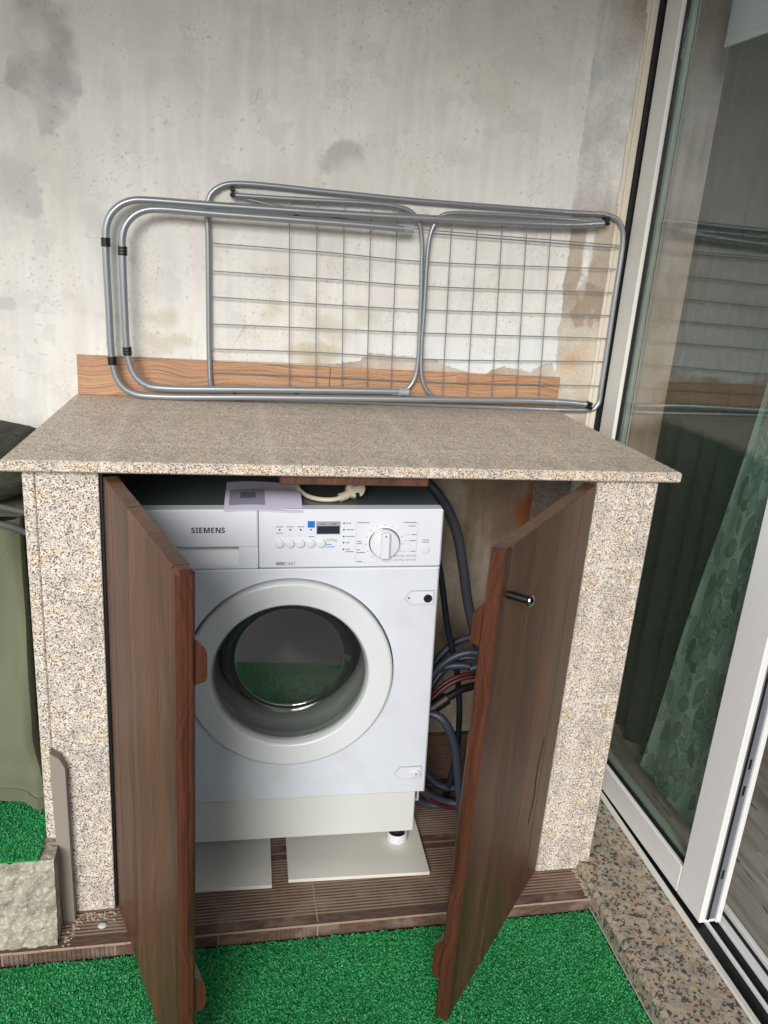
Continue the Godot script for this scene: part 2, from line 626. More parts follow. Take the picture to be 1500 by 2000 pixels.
func make_materials() -> void:
	var pt := paint_textures()
	var p := mat(Color.WHITE, 0.85)
	p.albedo_texture = pt[0]
	p.heightmap_enabled = true
	p.heightmap_texture = pt[1]
	p.heightmap_scale = 0.25
	M.paint = p
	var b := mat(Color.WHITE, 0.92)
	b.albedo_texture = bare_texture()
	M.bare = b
	M.plain_wall = bumpy(tmat(concrete_tex(), 0.9, Vector3.ONE * 0.6), 3, 0.02, 0.4)
	M.granite = tmat(granite(768, 101, 0.105, Vector3(0.865, 0.83, 0.785), Vector3(0.70, 0.67, 0.64), Vector3(0.80, 0.757, 0.715), Vector3(0.40, 0.365, 0.345), 0.60), 0.42, Vector3.ONE * 3.3)
	M.granite_worn = tmat(M.granite.albedo_texture, 0.45, Vector3.ONE * 3.6, true, Color(1.0, 0.985, 0.965))
	M.granite_dark = bumpy(tmat(granite(640, 131, 0.06, Vector3(0.68, 0.645, 0.58), Vector3(0.56, 0.545, 0.515), Vector3(0.66, 0.57, 0.48), Vector3(0.29, 0.285, 0.29), 0.63, 0.5), 0.5, Vector3.ONE * 3.5), 5, 0.05, 0.03)
	var wt := wood_tex(201, 256, 640, Vector3(0.41, 0.275, 0.195), Vector3(0.26, 0.165, 0.115), Vector3(0.38, 0.23, 0.15))
	M.wood = []
	for t in [1.0, 0.92, 1.04, 0.96]:
		var wm := tmat(wt, 0.45, Vector3(2.1, 1.05, 2.1), false, Color(t, t, t))
		M.wood.append(bumpy(wm, 8, 0.03, 0.02))
	M.wood_red = tmat(wood_tex(221, 128, 512, Vector3(0.33, 0.185, 0.12), Vector3(0.21, 0.115, 0.075), Vector3(0.34, 0.18, 0.11)), 0.4, Vector3(4, 1.05, 4), false)
	M.wood_raw = tmat(wt, 0.7, Vector3(2.1, 2.1, 2.1), false, Color(0.95, 0.85, 0.8))
	var sim := wood_tex(241, 128, 512, Vector3(0.715, 0.555, 0.425), Vector3(0.655, 0.49, 0.365), Vector3(0.71, 0.535, 0.40)).get_image()
	sim.rotate_90(CLOCKWISE)
	M.strip = tmat(ImageTexture.create_from_image(sim), 0.5, Vector3(1, 1, 1))
	M.strip.uv1_scale = Vector3(1.1, 6.5, 1.1)
	M.tile = tmat(tile_tex(), 0.7, Vector3.ONE * 1.7)
	M.grout = bumpy(mat(Color(0.60, 0.51, 0.43), 0.95), 6, 0.1, 0.1)
	M.mortar = bumpy(mat(Color(0.66, 0.60, 0.52), 0.95), 7, 0.08, 0.2)
	M.concrete = bumpy(tmat(concrete_tex(), 0.95, Vector3.ONE * 2.6, true, Color(0.86, 0.85, 0.82)), 9, 0.05, 0.3)
	M.trim = bumpy(mat(Color(0.53, 0.50, 0.465), 0.8), 10, 0.04, 0.06)
	M.white = mat(Color(0.805, 0.825, 0.86), 0.32)
	M.white.clearcoat_enabled = true
	M.white.clearcoat = 0.3
	var gn := NoiseTexture2D.new()
	gn.width = 512
	gn.height = 512
	gn.seamless = true
	gn.noise = nz(301, 0.008, 5)
	var gr := Gradient.new()
	gr.offsets = PackedFloat32Array([0.0, 0.22, 0.5, 1.0])
	gr.colors = PackedColorArray([Color(0.96, 0.955, 0.94), Color(0.985, 0.982, 0.975), Color(1, 1, 1), Color(1, 1, 1)])
	gn.color_ramp = gr
	M.white.albedo_texture = gn
	M.white.uv1_triplanar = true
	M.white.uv1_scale = Vector3.ONE * 1.9
	M.white_panel = mat(Color(0.815, 0.83, 0.86), 0.38)
	M.white_ring = mat(Color(0.81, 0.825, 0.835), 0.3)
	M.white_plinth = mat(Color(0.79, 0.80, 0.785), 0.4)
	M.machine_top = bumpy(mat(Color(0.36, 0.41, 0.42), 0.3, 0.3), 21, 0.02, 0.05)
	M.grey_edge = mat(Color(0.62, 0.65, 0.66), 0.4)
	M.dark = mat(Color(0.045, 0.05, 0.06), 0.5)
	M.rubber = mat(Color(0.45, 0.475, 0.46), 0.25)
	M.drum = mat(Color(0.66, 0.67, 0.67), 0.16, 1.0)
	M.drum_dark = mat(Color(0.30, 0.29, 0.28), 0.28, 1.0)
	M.print = mat(Color(0.17, 0.19, 0.23), 0.6)
	M.print_grey = mat(Color(0.48, 0.51, 0.56), 0.6)
	M.print_light = mat(Color(0.66, 0.69, 0.73), 0.6)
	M.blue = mat(Color(0.12, 0.42, 0.72), 0.4)
	M.bezel = mat(Color(0.55, 0.57, 0.60), 0.45)
	M.screen = mat(Color(0.15, 0.18, 0.22), 0.2)
	M.chrome = mat(Color(0.75, 0.76, 0.78), 0.18, 1.0)
	M.tube = mat(Color(0.60, 0.615, 0.635), 0.36, 0.6)
	M.wire = mat(Color(0.52, 0.54, 0.56), 0.35, 0.5)
	M.clip = mat(Color(0.035, 0.035, 0.045), 0.45)
	M.fitting = mat(Color(0.66, 0.68, 0.70), 0.35, 0.3)
	M.cream = bumpy(mat(Color(0.80, 0.765, 0.70), 0.6), 23, 0.03, 0.1)
	M.frame = mat(Color(0.83, 0.825, 0.80), 0.35)
	M.frame_white = mat(Color(0.87, 0.87, 0.87), 0.28)
	M.gasket = mat(Color(0.02, 0.028, 0.045), 0.5)
	M.spacer = mat(Color(0.55, 0.62, 0.57), 0.4, 0.3)
	M.channel = mat(Color(0.50, 0.51, 0.54), 0.4, 0.4)
	var g := mat(Color(0.55, 0.8, 0.65, 0.008), 0.0)
	g.transparency = BaseMaterial3D.TRANSPARENCY_ALPHA
	g.metallic_specular = 0.43
	M.glass = g
	var bg := mat(Color(0.93, 0.96, 0.95, 0.0), 0.0)
	bg.refraction_enabled = true
	bg.refraction_scale = 0.125
	M.bowl = bg
	var bwm := mat(Color(0.8, 0.85, 0.83, 0.03), 0.0)
	bwm.transparency = BaseMaterial3D.TRANSPARENCY_ALPHA
	M.bowl_wall = bwm
	M.paper = mat(Color(0.83, 0.81, 0.90), 0.7)
	M.paper_grey = mat(Color(0.56, 0.56, 0.63), 0.7)
	M.paper_dark = mat(Color(0.36, 0.37, 0.43), 0.7)
	M.plug = mat(Color(0.83, 0.79, 0.70), 0.45)
	M.hose_grey = mat(Color(0.235, 0.25, 0.28), 0.5)
	M.hose_dark = mat(Color(0.10, 0.125, 0.17), 0.45)
	# braided hose: fine slanting weave
	var bw := 64
	var bd := PackedByteArray()
	bd.resize(bw * bw * 3)
	for y in bw:
		for x in bw:
			var q := (int((x + y) / 8.0) + int((x - y + 64) / 8.0)) % 2
			put3(bd, (y * bw + x) * 3, Vector3(0.27, 0.30, 0.365) if q == 0 else Vector3(0.12, 0.14, 0.19))
	M.hose_braid = mat(Color.WHITE, 0.45)
	M.hose_braid.albedo_texture = tex_from(bw, bw, bd)
	M.hose_braid.uv1_scale = Vector3(2, 1, 1)
	M.hose_red = mat(Color(0.27, 0.075, 0.08), 0.5)
	M.khaki = bumpy(mat(Color(0.375, 0.385, 0.30), 0.85), 41, 0.06, 0.05)
	M.khaki.uv1_scale = Vector3(3, 3, 1)
	M.khaki.rim_enabled = true
	M.khaki.rim = 0.3
	M.olive = bumpy(mat(Color(0.20, 0.21, 0.165), 0.8), 42, 0.02, 0.4)
	M.teal = bumpy(mat(Color(0.055, 0.105, 0.115), 0.85), 43, 0.02, 0.3)
	M.strap = mat(Color(0.34, 0.36, 0.34), 0.7)
	M.turf_base = bumpy(mat(Color(0.09, 0.50, 0.23), 0.9), 44, 0.2, 0.3)
	var tp := mat(Color.WHITE, 0.55)
	tp.vertex_color_use_as_albedo = true
	tp.backlight_enabled = true
	tp.backlight = Color(0.25, 0.25, 0.25)
	M.turf = tp
	M.curtain = mat(Color.WHITE, 0.85)
	M.curtain.albedo_texture = leaf_tex()
	M.curtain.uv1_scale = Vector3(1.1, 4.7, 1)
	M.curtain.backlight_enabled = true
	M.curtain.backlight = Color(0.3, 0.3, 0.3)
	M.drape = bumpy(mat(Color(0.03, 0.11, 0.07), 0.9), 45, 0.02, 0.4)
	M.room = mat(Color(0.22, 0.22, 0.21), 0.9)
	M.ceiling = bumpy(mat(Color(0.62, 0.59, 0.54), 0.9), 46, 0.02, 0.3)
	M.floorplank = []
	var ft := plank_floor_tex()
	for t in [1.0, 0.92, 1.06]:
		var fm := tmat(ft, 0.4, Vector3(4.2, 1, 0.9), false, Color(t, t, t))
		M.floorplank.append(fm)
	M.outer_floor = tmat(tile_tex(), 0.7, Vector3.ONE * 1.1, true, Color(0.50, 0.47, 0.45))
	M.board = bumpy(mat(Color(0.85, 0.84, 0.81), 0.45), 47, 0.02, 0.06)
	M.board_edge = mat(Color(0.35, 0.17, 0.12), 0.7)
	M.pale = mat(Color(0.75, 0.80, 0.82), 0.5)
	M.ground = mat(Color(0.42, 0.43, 0.38), 0.95)
	M.mark = mat(Color(0.78, 0.79, 0.78), 0.7)

# ------------------------------------------------------------------ scene
func _ready() -> void:
	rng.seed = 7
	var cam := Camera3D.new()
	cam.name = "camera"
	add_child(cam)
	cam.position = Vector3(0.3384, 1.303, 1.3458)
	cam.rotation = Vector3(-0.31767, -0.21439, 0.07589)
	cam.fov = 64.24
	cam.near = 0.02
	cam.far = 2000.0
	cam.current = true
	var we := WorldEnvironment.new()
	we.name = "world_environment"
	var env := Environment.new()
	env.background_mode = Environment.BG_SKY
	var sky := Sky.new()
	var sm := ProceduralSkyMaterial.new()
	sm.sky_top_color = Color(0.80, 0.84, 0.90)
	sm.sky_horizon_color = Color(0.90, 0.92, 0.94)
	sm.ground_bottom_color = Color(0.35, 0.36, 0.33)
	sm.ground_horizon_color = Color(0.62, 0.64, 0.62)
	sm.sun_angle_max = 1.0
	sm.energy_multiplier = 0.95
	sky.sky_material = sm
	env.sky = sky
	env.tonemap_mode = Environment.TONE_MAPPER_LINEAR
	env.tonemap_exposure = 2.75
	env.sdfgi_enabled = true
	env.ssao_enabled = true
	env.ssil_enabled = true
	we.environment = env
	add_child(we)
	var sun := DirectionalLight3D.new()
	sun.name = "sun"
	sun.light_energy = 0.45
	sun.light_angular_distance = 28.0
	sun.light_color = Color(1.0, 0.985, 0.965)
	sun.shadow_enabled = true
	add_child(sun)
	sun.look_at_from_position(Vector3(-0.36, 0.45, 1.0), Vector3.ZERO, Vector3.UP)
	make_materials()
	build_shell()
	build_floor()
	build_wall()
	build_sliding_door()
	build_interior()
	build_cabinet()
	build_left_corner()
	build_machine()
	build_machine_surroundings()
	build_rack()
	build_turf()

func build_shell() -> void:
	ground_piece("ground", bx(-900, -3.6, -900, 900, -3.4, 900, 0), M.ground)
	ground_piece("balcony_slab", bx(-1.9, -0.3, -0.75, 1.14, -0.034, 3.2, 0), M.outer_floor)
	ground_piece("balcony_ceiling", bx(-2.0, 2.42, -0.8, 1.7, 2.62, 1.75, 0), M.ceiling)
	single("balcony_parapet", "brown tiled parapet along the front of the balcony behind the viewer", "parapet", bx(-1.9, -0.034, 3.05, 1.3, 0.60, 3.2, 0.004), M.outer_floor)
	single("side_parapet", "plastered parapet along the open left side of the balcony", "parapet", bx(-1.9, -0.034, -0.574, -1.75, 0.85, 3.046, 0.004), M.plain_wall)
	var h := thing("house_wall", "house wall above and beside the sliding door opening", "wall")
	obj("wall", bx(1.32, 2.13, -0.574, 1.62, 2.42, 3.2, 0), M.plain_wall, h)
	obj("wall", bx(1.32, -0.3, 1.35, 1.62, 2.13, 3.2, 0), M.plain_wall, h)

func build_floor() -> void:
	# ribbed brown tiles on a low plinth, with grout between
	var pl := structure("tiled_plinth")
	obj("plinth_core", bx(-1.6, -0.03, -0.574, 1.137, -0.0007, 0.0598, 0), M.grout, pl)
	var rows := [[0.0665, -0.1355], [-0.139, -0.341], [-0.3445, -0.5735]]
	var cols := [-1.254, -0.654, -0.054, 0.546, 1.1375]
	for r in rows:
		for k in cols.size() - 1:
			var st := mb()
			var x0: float = cols[k] + 0.0015
			var x1: float = cols[k + 1] - 0.0015
			var zf: float = r[0]
			var zb: float = r[1]
			# profile from front to back: flat nose, ribs, flat back
			var pr := PackedVector2Array()
			pr.append(Vector2(zf, -0.006))
			pr.append(Vector2(zf, -0.002))
			pr.append(Vector2(zf - 0.002, 0.0))
			var z := zf - 0.024
			pr.append(Vector2(z, 0.0))
			while z > zb + 0.022:
				pr.append(Vector2(z - 0.0012, -0.0016))
				pr.append(Vector2(z - 0.0035, -0.0016))
				pr.append(Vector2(z - 0.0047, 0.0))
				z -= 0.0082
				pr.append(Vector2(z, 0.0))
			pr.append(Vector2(zb, 0.0))
			pr.append(Vector2(zb, -0.006))
			for i in pr.size() - 1:
				var a := pr[i]
				var b := pr[i + 1]
				var n := Vector3(0, absf(a.x - b.x), (a.y - b.y) * -1.0 if i > 1 else 1.0).normalized()
				if i > 1:
					n = Vector3(0, a.x - b.x, b.y - a.y).normalized()
				quad(st, Vector3(x0, a.y, a.x), Vector3(x1, a.y, a.x), Vector3(x1, b.y, b.x), Vector3(x0, b.y, b.x), n)
			for xs in [x0, x1]:
				quad(st, Vector3(xs, -0.006, zf), Vector3(xs, -0.0018, zf), Vector3(xs, -0.0018, zb), Vector3(xs, -0.006, zb), Vector3(signf(xs - x0 - 0.1), 0, 0))
			obj("tile", st, M.tile, pl)
	# riser tiles along the front edge, two of them with upright ribs
	var ris := [[-0.654, -0.047, true], [-0.044, 0.1545, true], [0.1575, 0.3485, false], [0.3515, 0.5445, true], [0.5475, 1.1365, false]]
	for q in ris:
		var st := mb()
		box(st, Vector3(q[0], -0.0335, 0.0600), Vector3(q[1], -0.0035, 0.0665), 0.001)
		if q[2]:
			var x: float = q[0] + 0.006
			while x < q[1] - 0.006:
				box(st, Vector3(x, -0.0335, 0.0665), Vector3(x + 0.0045, -0.005, 0.0682), 0.0006)
				x += 0.0085
		obj("riser_tile", st, M.tile, pl)
	for gx in [-0.0455, 0.1560, 0.3500, 0.5460]:
		obj("grout_joint", bx(gx - 0.0014, -0.033, 0.0601, gx + 0.0014, -0.004, 0.0662, 0.0004), M.grout, pl)
	# worn line of grout along the top of the riser
	var gs := mb()
	rng.seed = 21
	var gx2 := -0.65
	while gx2 < 1.13:
		var l := rng.randf_range(0.02, 0.06)
		box(gs, Vector3(gx2, -0.004, 0.0668), Vector3(minf(gx2 + l, 1.136), 0.0006 + rng.randf() * 0.0008, 0.0690 + rng.randf() * 0.0012), 0.0008)
		gx2 += l
	obj("grout_line", gs, M.grout, pl)
	# granite threshold under the sliding door
	var th := mb()
	box(th, Vector3(1.137, -0.034, -0.574), Vector3(1.330, 0.020, 3.0), 0.009)
	single("granite_threshold", "speckled dark pink and grey granite threshold slab below the sliding door", "threshold", th, M.granite_dark)
	var ms := mb()
	rng.seed = 31
	for i in 70:
		var p := Vector3(1.134 + rng.randf_range(-0.006, 0.004), -0.003, rng.randf_range(-0.03, 0.068))
		var s := rng.randf_range(0.001, 0.0035)
		lathe(ms, [Vector2(s, 0), Vector2(s * 0.7, s * 0.3), Vector2(0, s * 0.45)], 6, Transform3D(Basis.from_euler(Vector3(-PI / 2, 0, 0)), p + Vector3(0, 0.003, 0)))
	for i in 90:
		var p := Vector3(rng.randf_range(0.062, 0.15), 0, -0.014 + absf(rng.randfn(0, 0.010)))
		var s := rng.randf_range(0.0008, 0.0032)
		lathe(ms, [Vector2(s, 0), Vector2(s * 0.7, s * 0.35), Vector2(0, s * 0.5)], 6, Transform3D(Basis.from_euler(Vector3(-PI / 2, 0, 0)), p))
	for i in 60:
		var p := Vector3(0.072 + rng.randfn(0, 0.006), 0, rng.randf_range(-0.01, 0.062))
		var s := rng.randf_range(0.0008, 0.0032)
		lathe(ms, [Vector2(s, 0), Vector2(s * 0.7, s * 0.35), Vector2(0, s * 0.5)], 6, Transform3D(Basis.from_euler(Vector3(-PI / 2, 0, 0)), p))
	var mo := ground_piece("mortar_crumbs", ms, M.mortar)
	mo.set_meta("kind", "stuff")
	var pb := mb()
	lathe(pb, [Vector2(0.0085, 0), Vector2(0.0075, 0.0016), Vector2(0.004, 0.0026), Vector2(0, 0.0028)], 14, Transform3D(Basis.from_euler(Vector3(-PI / 2, 0, 0)).scaled(Vector3(1, 1, 0.85)), Vector3(0.128, 0, 0.0217)))
	single("plaster_blob", "small white blob of plaster on the brown tile by the left door", "plaster blob", pb, M.mark)

func build_wall() -> void:
	var w := thing("back_wall", "stained off-white plastered wall with peeling paint behind the granite worktop", "wall")
	var st := mb()
	var f := func(x: float, y: float) -> Vector2: return Vector2((x - BX0) / (BX1 - BX0), (BY1 - y) / (BY1 - BY0))
	var X0 := -1.9
	var X1 := 1.62
	squad(st, [Vector3(X0, -0.3, -0.574), Vector3(X1, -0.3, -0.574), Vector3(X1, 2.45, -0.574), Vector3(X0, 2.45, -0.574)], [Vector3.BACK, Vector3.BACK, Vector3.BACK, Vector3.BACK], [f.call(X0, -0.3), f.call(X1, -0.3), f.call(X1, 2.45), f.call(X0, 2.45)])
	squad(st, [Vector3(X0, -0.3, -0.774), Vector3(X1, -0.3, -0.774), Vector3(X1, 2.45, -0.774), Vector3(X0, 2.45, -0.774)], [Vector3.FORWARD, Vector3.FORWARD, Vector3.FORWARD, Vector3.FORWARD])
	for s in [[X0, Vector3.LEFT], [X1, Vector3.RIGHT]]:
		quad(st, Vector3(s[0], -0.3, -0.574), Vector3(s[0], -0.3, -0.774), Vector3(s[0], 2.45, -0.774), Vector3(s[0], 2.45, -0.574), s[1])
	for s in [[-0.3, Vector3.DOWN], [2.45, Vector3.UP]]:
		quad(st, Vector3(X0, s[0], -0.574), Vector3(X1, s[0], -0.574), Vector3(X1, s[0], -0.774), Vector3(X0, s[0], -0.774), s[1])
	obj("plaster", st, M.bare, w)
	# the coat of paint: a thin layer with a torn outline
	rng.seed = 41
	var raw := parse2("1.152,2.42 1.152,1.839 1.152,1.780 1.153,1.730 1.151,1.721 1.153,1.678 1.152,1.626 1.153,1.565 1.150,1.530 1.152,1.481 1.152,1.414 1.155,1.340 1.158,1.282 1.154,1.252 1.153,1.234 1.158,1.211 1.160,1.162 1.156,1.137 1.160,1.088 1.165,1.025 1.152,1.052 1.129,1.046 1.098,1.025 1.064,1.031 1.030,1.037 0.998,1.028 0.980,1.014 0.947,1.018 0.907,1.027 0.877,1.035 0.853,1.045 0.790,1.050 0.740,1.051 0.690,1.054 0.666,1.033 0.594,1.023 0.498,1.023 0.334,1.021 0.034,1.021 0.0335,0.93 0.03,0.80 0.03,0.3 -1.9,0.3 -1.9,2.42")
	var poly := PackedVector2Array()
	for i in raw.size():
		var a := raw[i]
		var c := raw[(i + 1) % raw.size()]
		var torn := i > 0 and i < 35
		var cnt := maxi(1, int(a.distance_to(c) / 0.006)) if torn else 1
		for k in cnt:
			var p := a.lerp(c, float(k) / cnt)
			if torn and k > 0:
				p += Vector2(rng.randf_range(-0.0022, 0.0022), rng.randf_range(-0.0022, 0.0022))
			poly.append(p)
	var ps := mb()
	var idx := Geometry2D.triangulate_polygon(poly)
	for i in range(0, idx.size(), 3):
		var q := [poly[idx[i]], poly[idx[i + 1]], poly[idx[i + 2]]]
		if (q[1] - q[0]).cross(q[2] - q[0]) > 0:
			q.reverse()
		for v in q:
			vtx(ps, Vector3(v.x, v.y, -0.5715), Vector3.BACK, Vector2((v.x - PX0) / (PX1 - PX0), (PY1 - v.y) / (PY1 - PY0)))
	for i in poly.size():
		var a := poly[i]
		var c := poly[(i + 1) % poly.size()]
		var n := Vector3(a.y - c.y, c.x - a.x, 0).normalized()
		var u := Vector2((a.x - PX0) / (PX1 - PX0), (PY1 - a.y) / (PY1 - PY0))
		squad(ps, [Vector3(a.x, a.y, -0.5745), Vector3(c.x, c.y, -0.5745), Vector3(c.x, c.y, -0.5715), Vector3(a.x, a.y, -0.5715)], [n, n, n, n], [u, u, u, u])
	obj("paint_layer", ps, M.paint, w)
	var up := thing("tile_upstand", "wood effect tile strip on the wall along the back of the worktop", "tile strip")
	var xs := [0.034, 0.600, 1.178]
	for i in 2:
		var b := mb()
		box(b, Vector3(xs[i] + 0.0006, 0.933, -0.5725), Vector3(xs[i + 1] - 0.0006, 1.019 - 0.0015 * i, -0.5645), 0.0012)
		obj("tile", b, M.strip, up)

func build_sliding_door() -> void:
	var fr := thing("door_frame", "fixed white and cream frame and floor track around the sliding door", "door frame")
	# cream jamb on the plaster, and the rough bead of filler beside it
	obj("jamb", bx(1.272, 0.03, -0.5735, 1.2885, 2.13, -0.5645, 0.003), M.cream, fr)
	var fi := mb()
	rng.seed = 51
	var y := 0.05
	while y < 2.1:
		var l := rng.randf_range(0.015, 0.10)
		box(fi, Vector3(1.2625 + rng.randfn(0.0, 0.0018), y, -0.5738), Vector3(1.2715, y + l, -0.5690 + rng.randf() * 0.0006), 0.0003)
		y += l
	obj("filler", fi, M.cream, fr)
	obj("gasket", bx(1.289, 0.03, -0.5738, 1.312, 2.13, -0.562, 0), M.gasket, fr)
	obj("bottom_rail", bx(1.290, 0.020, -0.560, 1.3035, 0.0275, 2.0, 0.002), M.frame, fr)
	obj("track_channel", bx(1.3045, 0.016, -0.55, 1.400, 0.0215, 2.0, 0), M.gasket, fr)
	obj("track_rail", bx(1.331, 0.0218, 0.02, 1.337, 0.031, 2.0, 0.001), M.frame_white, fr)
	obj("track_rail", bx(1.362, 0.0218, -0.55, 1.378, 0.030, 2.0, 0.001), M.frame_white, fr)
	obj("track_rail", bx(1.392, 0.0218, -0.55, 1.402, 0.034, 2.0, 0.001), M.frame_white, fr)
	obj("head", bx(1.290, 2.09, -0.56, 1.40, 2.13, 1.35, 0.002), M.frame_white, fr)
	# the sliding leaf
	var d := thing("sliding_door", "white framed sliding glass door leaf reflecting the clothes rack", "sliding door", Vector3(1.3145, 0, 0.187), Vector3(0, 0.022, 0))
	var T := 0.046
	var y0 := 0.028
	var y1 := 2.085
	var zi := -0.085
	var zo := -0.672
	var zf := -0.742
	obj("stile", bx(0, y0, zi, T, y1, 0, 0.0025), M.frame_white, d)
	obj("stile", bx(0, y0, zf, T, y1, zo, 0.0025), M.frame, d)
	obj("rail", bx(0, y0, zo + 0.0005, T, 0.096, zi - 0.0005, 0.0025), M.frame_white, d)
	obj("rail", bx(0, y1 - 0.07, zo + 0.0005, T, y1, zi - 0.0005, 0.0025), M.frame_white, d)
	var gk := mb()
	for q in [[0.0955, 0.101, zo, zi], [y1 - 0.076, y1 - 0.0695, zo, zi]]:
		box(gk, Vector3(0.008, q[0], q[2]), Vector3(0.038, q[1], q[3]), 0.001)
	for q in [[zi - 0.0055, zi + 0.0005], [zo - 0.0005, zo + 0.0055]]:
		box(gk, Vector3(0.0085, 0.1005, q[0]), Vector3(0.0375, y1 - 0.0755, q[1]), 0.001)
	obj("glazing_gasket", gk, M.gasket, d)
	var sp := mb()
	for q in [[0.1015, 0.113], [y1 - 0.088, y1 - 0.0765]]:
		box(sp, Vector3(0.017, q[0], zo + 0.006), Vector3(0.029, q[1], zi - 0.006), 0.0008)
	for q in [[zi - 0.018, zi - 0.006], [zo + 0.006, zo + 0.018]]:
		box(sp, Vector3(0.0175, 0.1135, q[0]), Vector3(0.0285, y1 - 0.0885, q[1]), 0.0008)
	obj("spacer_bar", sp, M.spacer, d)
	obj("glass_pane", bx(0.0125, 0.1012, zo + 0.0056, 0.0165, y1 - 0.0762, zi - 0.0056, 0), M.glass, d)
	obj("glass_pane", bx(0.0295, 0.1012, zo + 0.0056, 0.0335, y1 - 0.0762, zi - 0.0056, 0), M.glass, d)
	# closing edge of the leaf: groove, seal and screw holes
	obj("edge_channel", bx(0.012, y0 + 0.01, -0.001, 0.034, y1 - 0.01, 0.0012, 0.0005), M.channel, d)
	obj("edge_seal", bx(0.0145, y0 + 0.01, 0.0014, 0.019, y1 - 0.01, 0.0035, 0.0005), M.gasket, d)
	for q in [0.14, 0.34, 0.40, 0.58, 0.66, 0.90]:
		obj("screw_slot", bx(0.024, q, 0.0014, 0.029, q + 0.022, 0.0018, 0), M.gasket, d)
	obj("edge_lip", bx(0.034, y0 + 0.004, -0.0005, 0.0455, y1 - 0.01, 0.006, 0.001), M.frame_white, d)

func build_interior() -> void:
	var fl := structure("indoor_floor")
	var k := 0
	var x := 1.404
	while x < 3.4:
		var z := -1.6 + (k % 3) * 0.45
		var zz := -1.8
		while zz < 2.0:
			var z1 := minf(z, 2.0)
			if z1 - zz > 0.02:
				var o := obj("plank", bx(x + 0.0005, 0.005, zz + 0.0005, x + 0.1895, 0.0215, z1 - 0.0005, 0.0012), M.floorplank[(k * 2 + int(z * 3)) % 3 if z > 0 else k % 3], fl)
				o.name = o.name
			zz = z1
			z += 1.25
		x += 0.19
		k += 1
	var r := thing("indoor_room_wall", "dim plain room walls and ceiling seen through the glass door", "wall")
	obj("far_wall", bx(3.4, 0, -1.8, 3.5, 2.42, 2.0, 0), M.room, r)
	obj("end_wall", bx(1.32, 0, -1.9, 3.5, 2.42, -1.8, 0), M.room, r)
	obj("end_wall", bx(1.62, 0, 2.0, 3.5, 2.42, 2.1, 0), M.room, r)
	obj("room_ceiling", bx(1.62, 2.42, -1.9, 3.5, 2.5, 2.1, 0), M.room, r)
	obj("side_wall", bx(1.32, 0, -1.8, 1.40, 2.42, -0.775, 0), M.room, r)
	single("indoor_sub_floor", "screed below the grey laminate floor planks indoors", "floor", bx(1.4035, -0.3, -1.9, 3.5, 0.0045, 2.1, 0), M.room)
	# patterned curtain pulled aside, its free edge slanting
	var st := mb()
	sheet(st, 60, 40, func(u: float, v: float) -> Vector3:
		var yy := lerpf(0.055, 2.0, v)
		var edge := lerpf(-0.300, -0.136, minf((yy - 0.06) / 0.98, 1.2)) + 0.004 * sin(yy * 9.0)
		var zz := lerpf(edge, 0.02, u)
		return Vector3(1.432 + 0.0035 * sin(u * 13.0 + yy) * (1.0 - 0.3 * v), yy, zz))
	single("leaf_curtain", "pale green curtain printed with leaf sprays behind the sliding door glass", "curtain", st, M.curtain)
	var dr := mb()
	sheet(dr, 80, 12, func(u: float, v: float) -> Vector3:
		var zz := lerpf(-0.74, -0.03, u)
		return Vector3(1.475 + 0.014 * sin(u * 55.0) + 0.006 * sin(u * 23.0 + 1.0), lerpf(0.045, 2.06, v), zz))
	blind()
	single("dark_drape", "dark green drape hanging in folds behind the leaf curtain", "drape", dr, M.drape)

func blind() -> void:
	var b := thing("roller_blind", "pale grey blue panel behind the top of the sliding door glass", "blind")
	obj("panel", bx(1.4085, 1.772, -0.4764, 1.4105, 2.08, -0.02, 0.0005), M.pale, b)
	obj("hem_bar", bx(1.407, 1.7555, -0.4764, 1.412, 1.7715, -0.02, 0.001), M.pale, b)

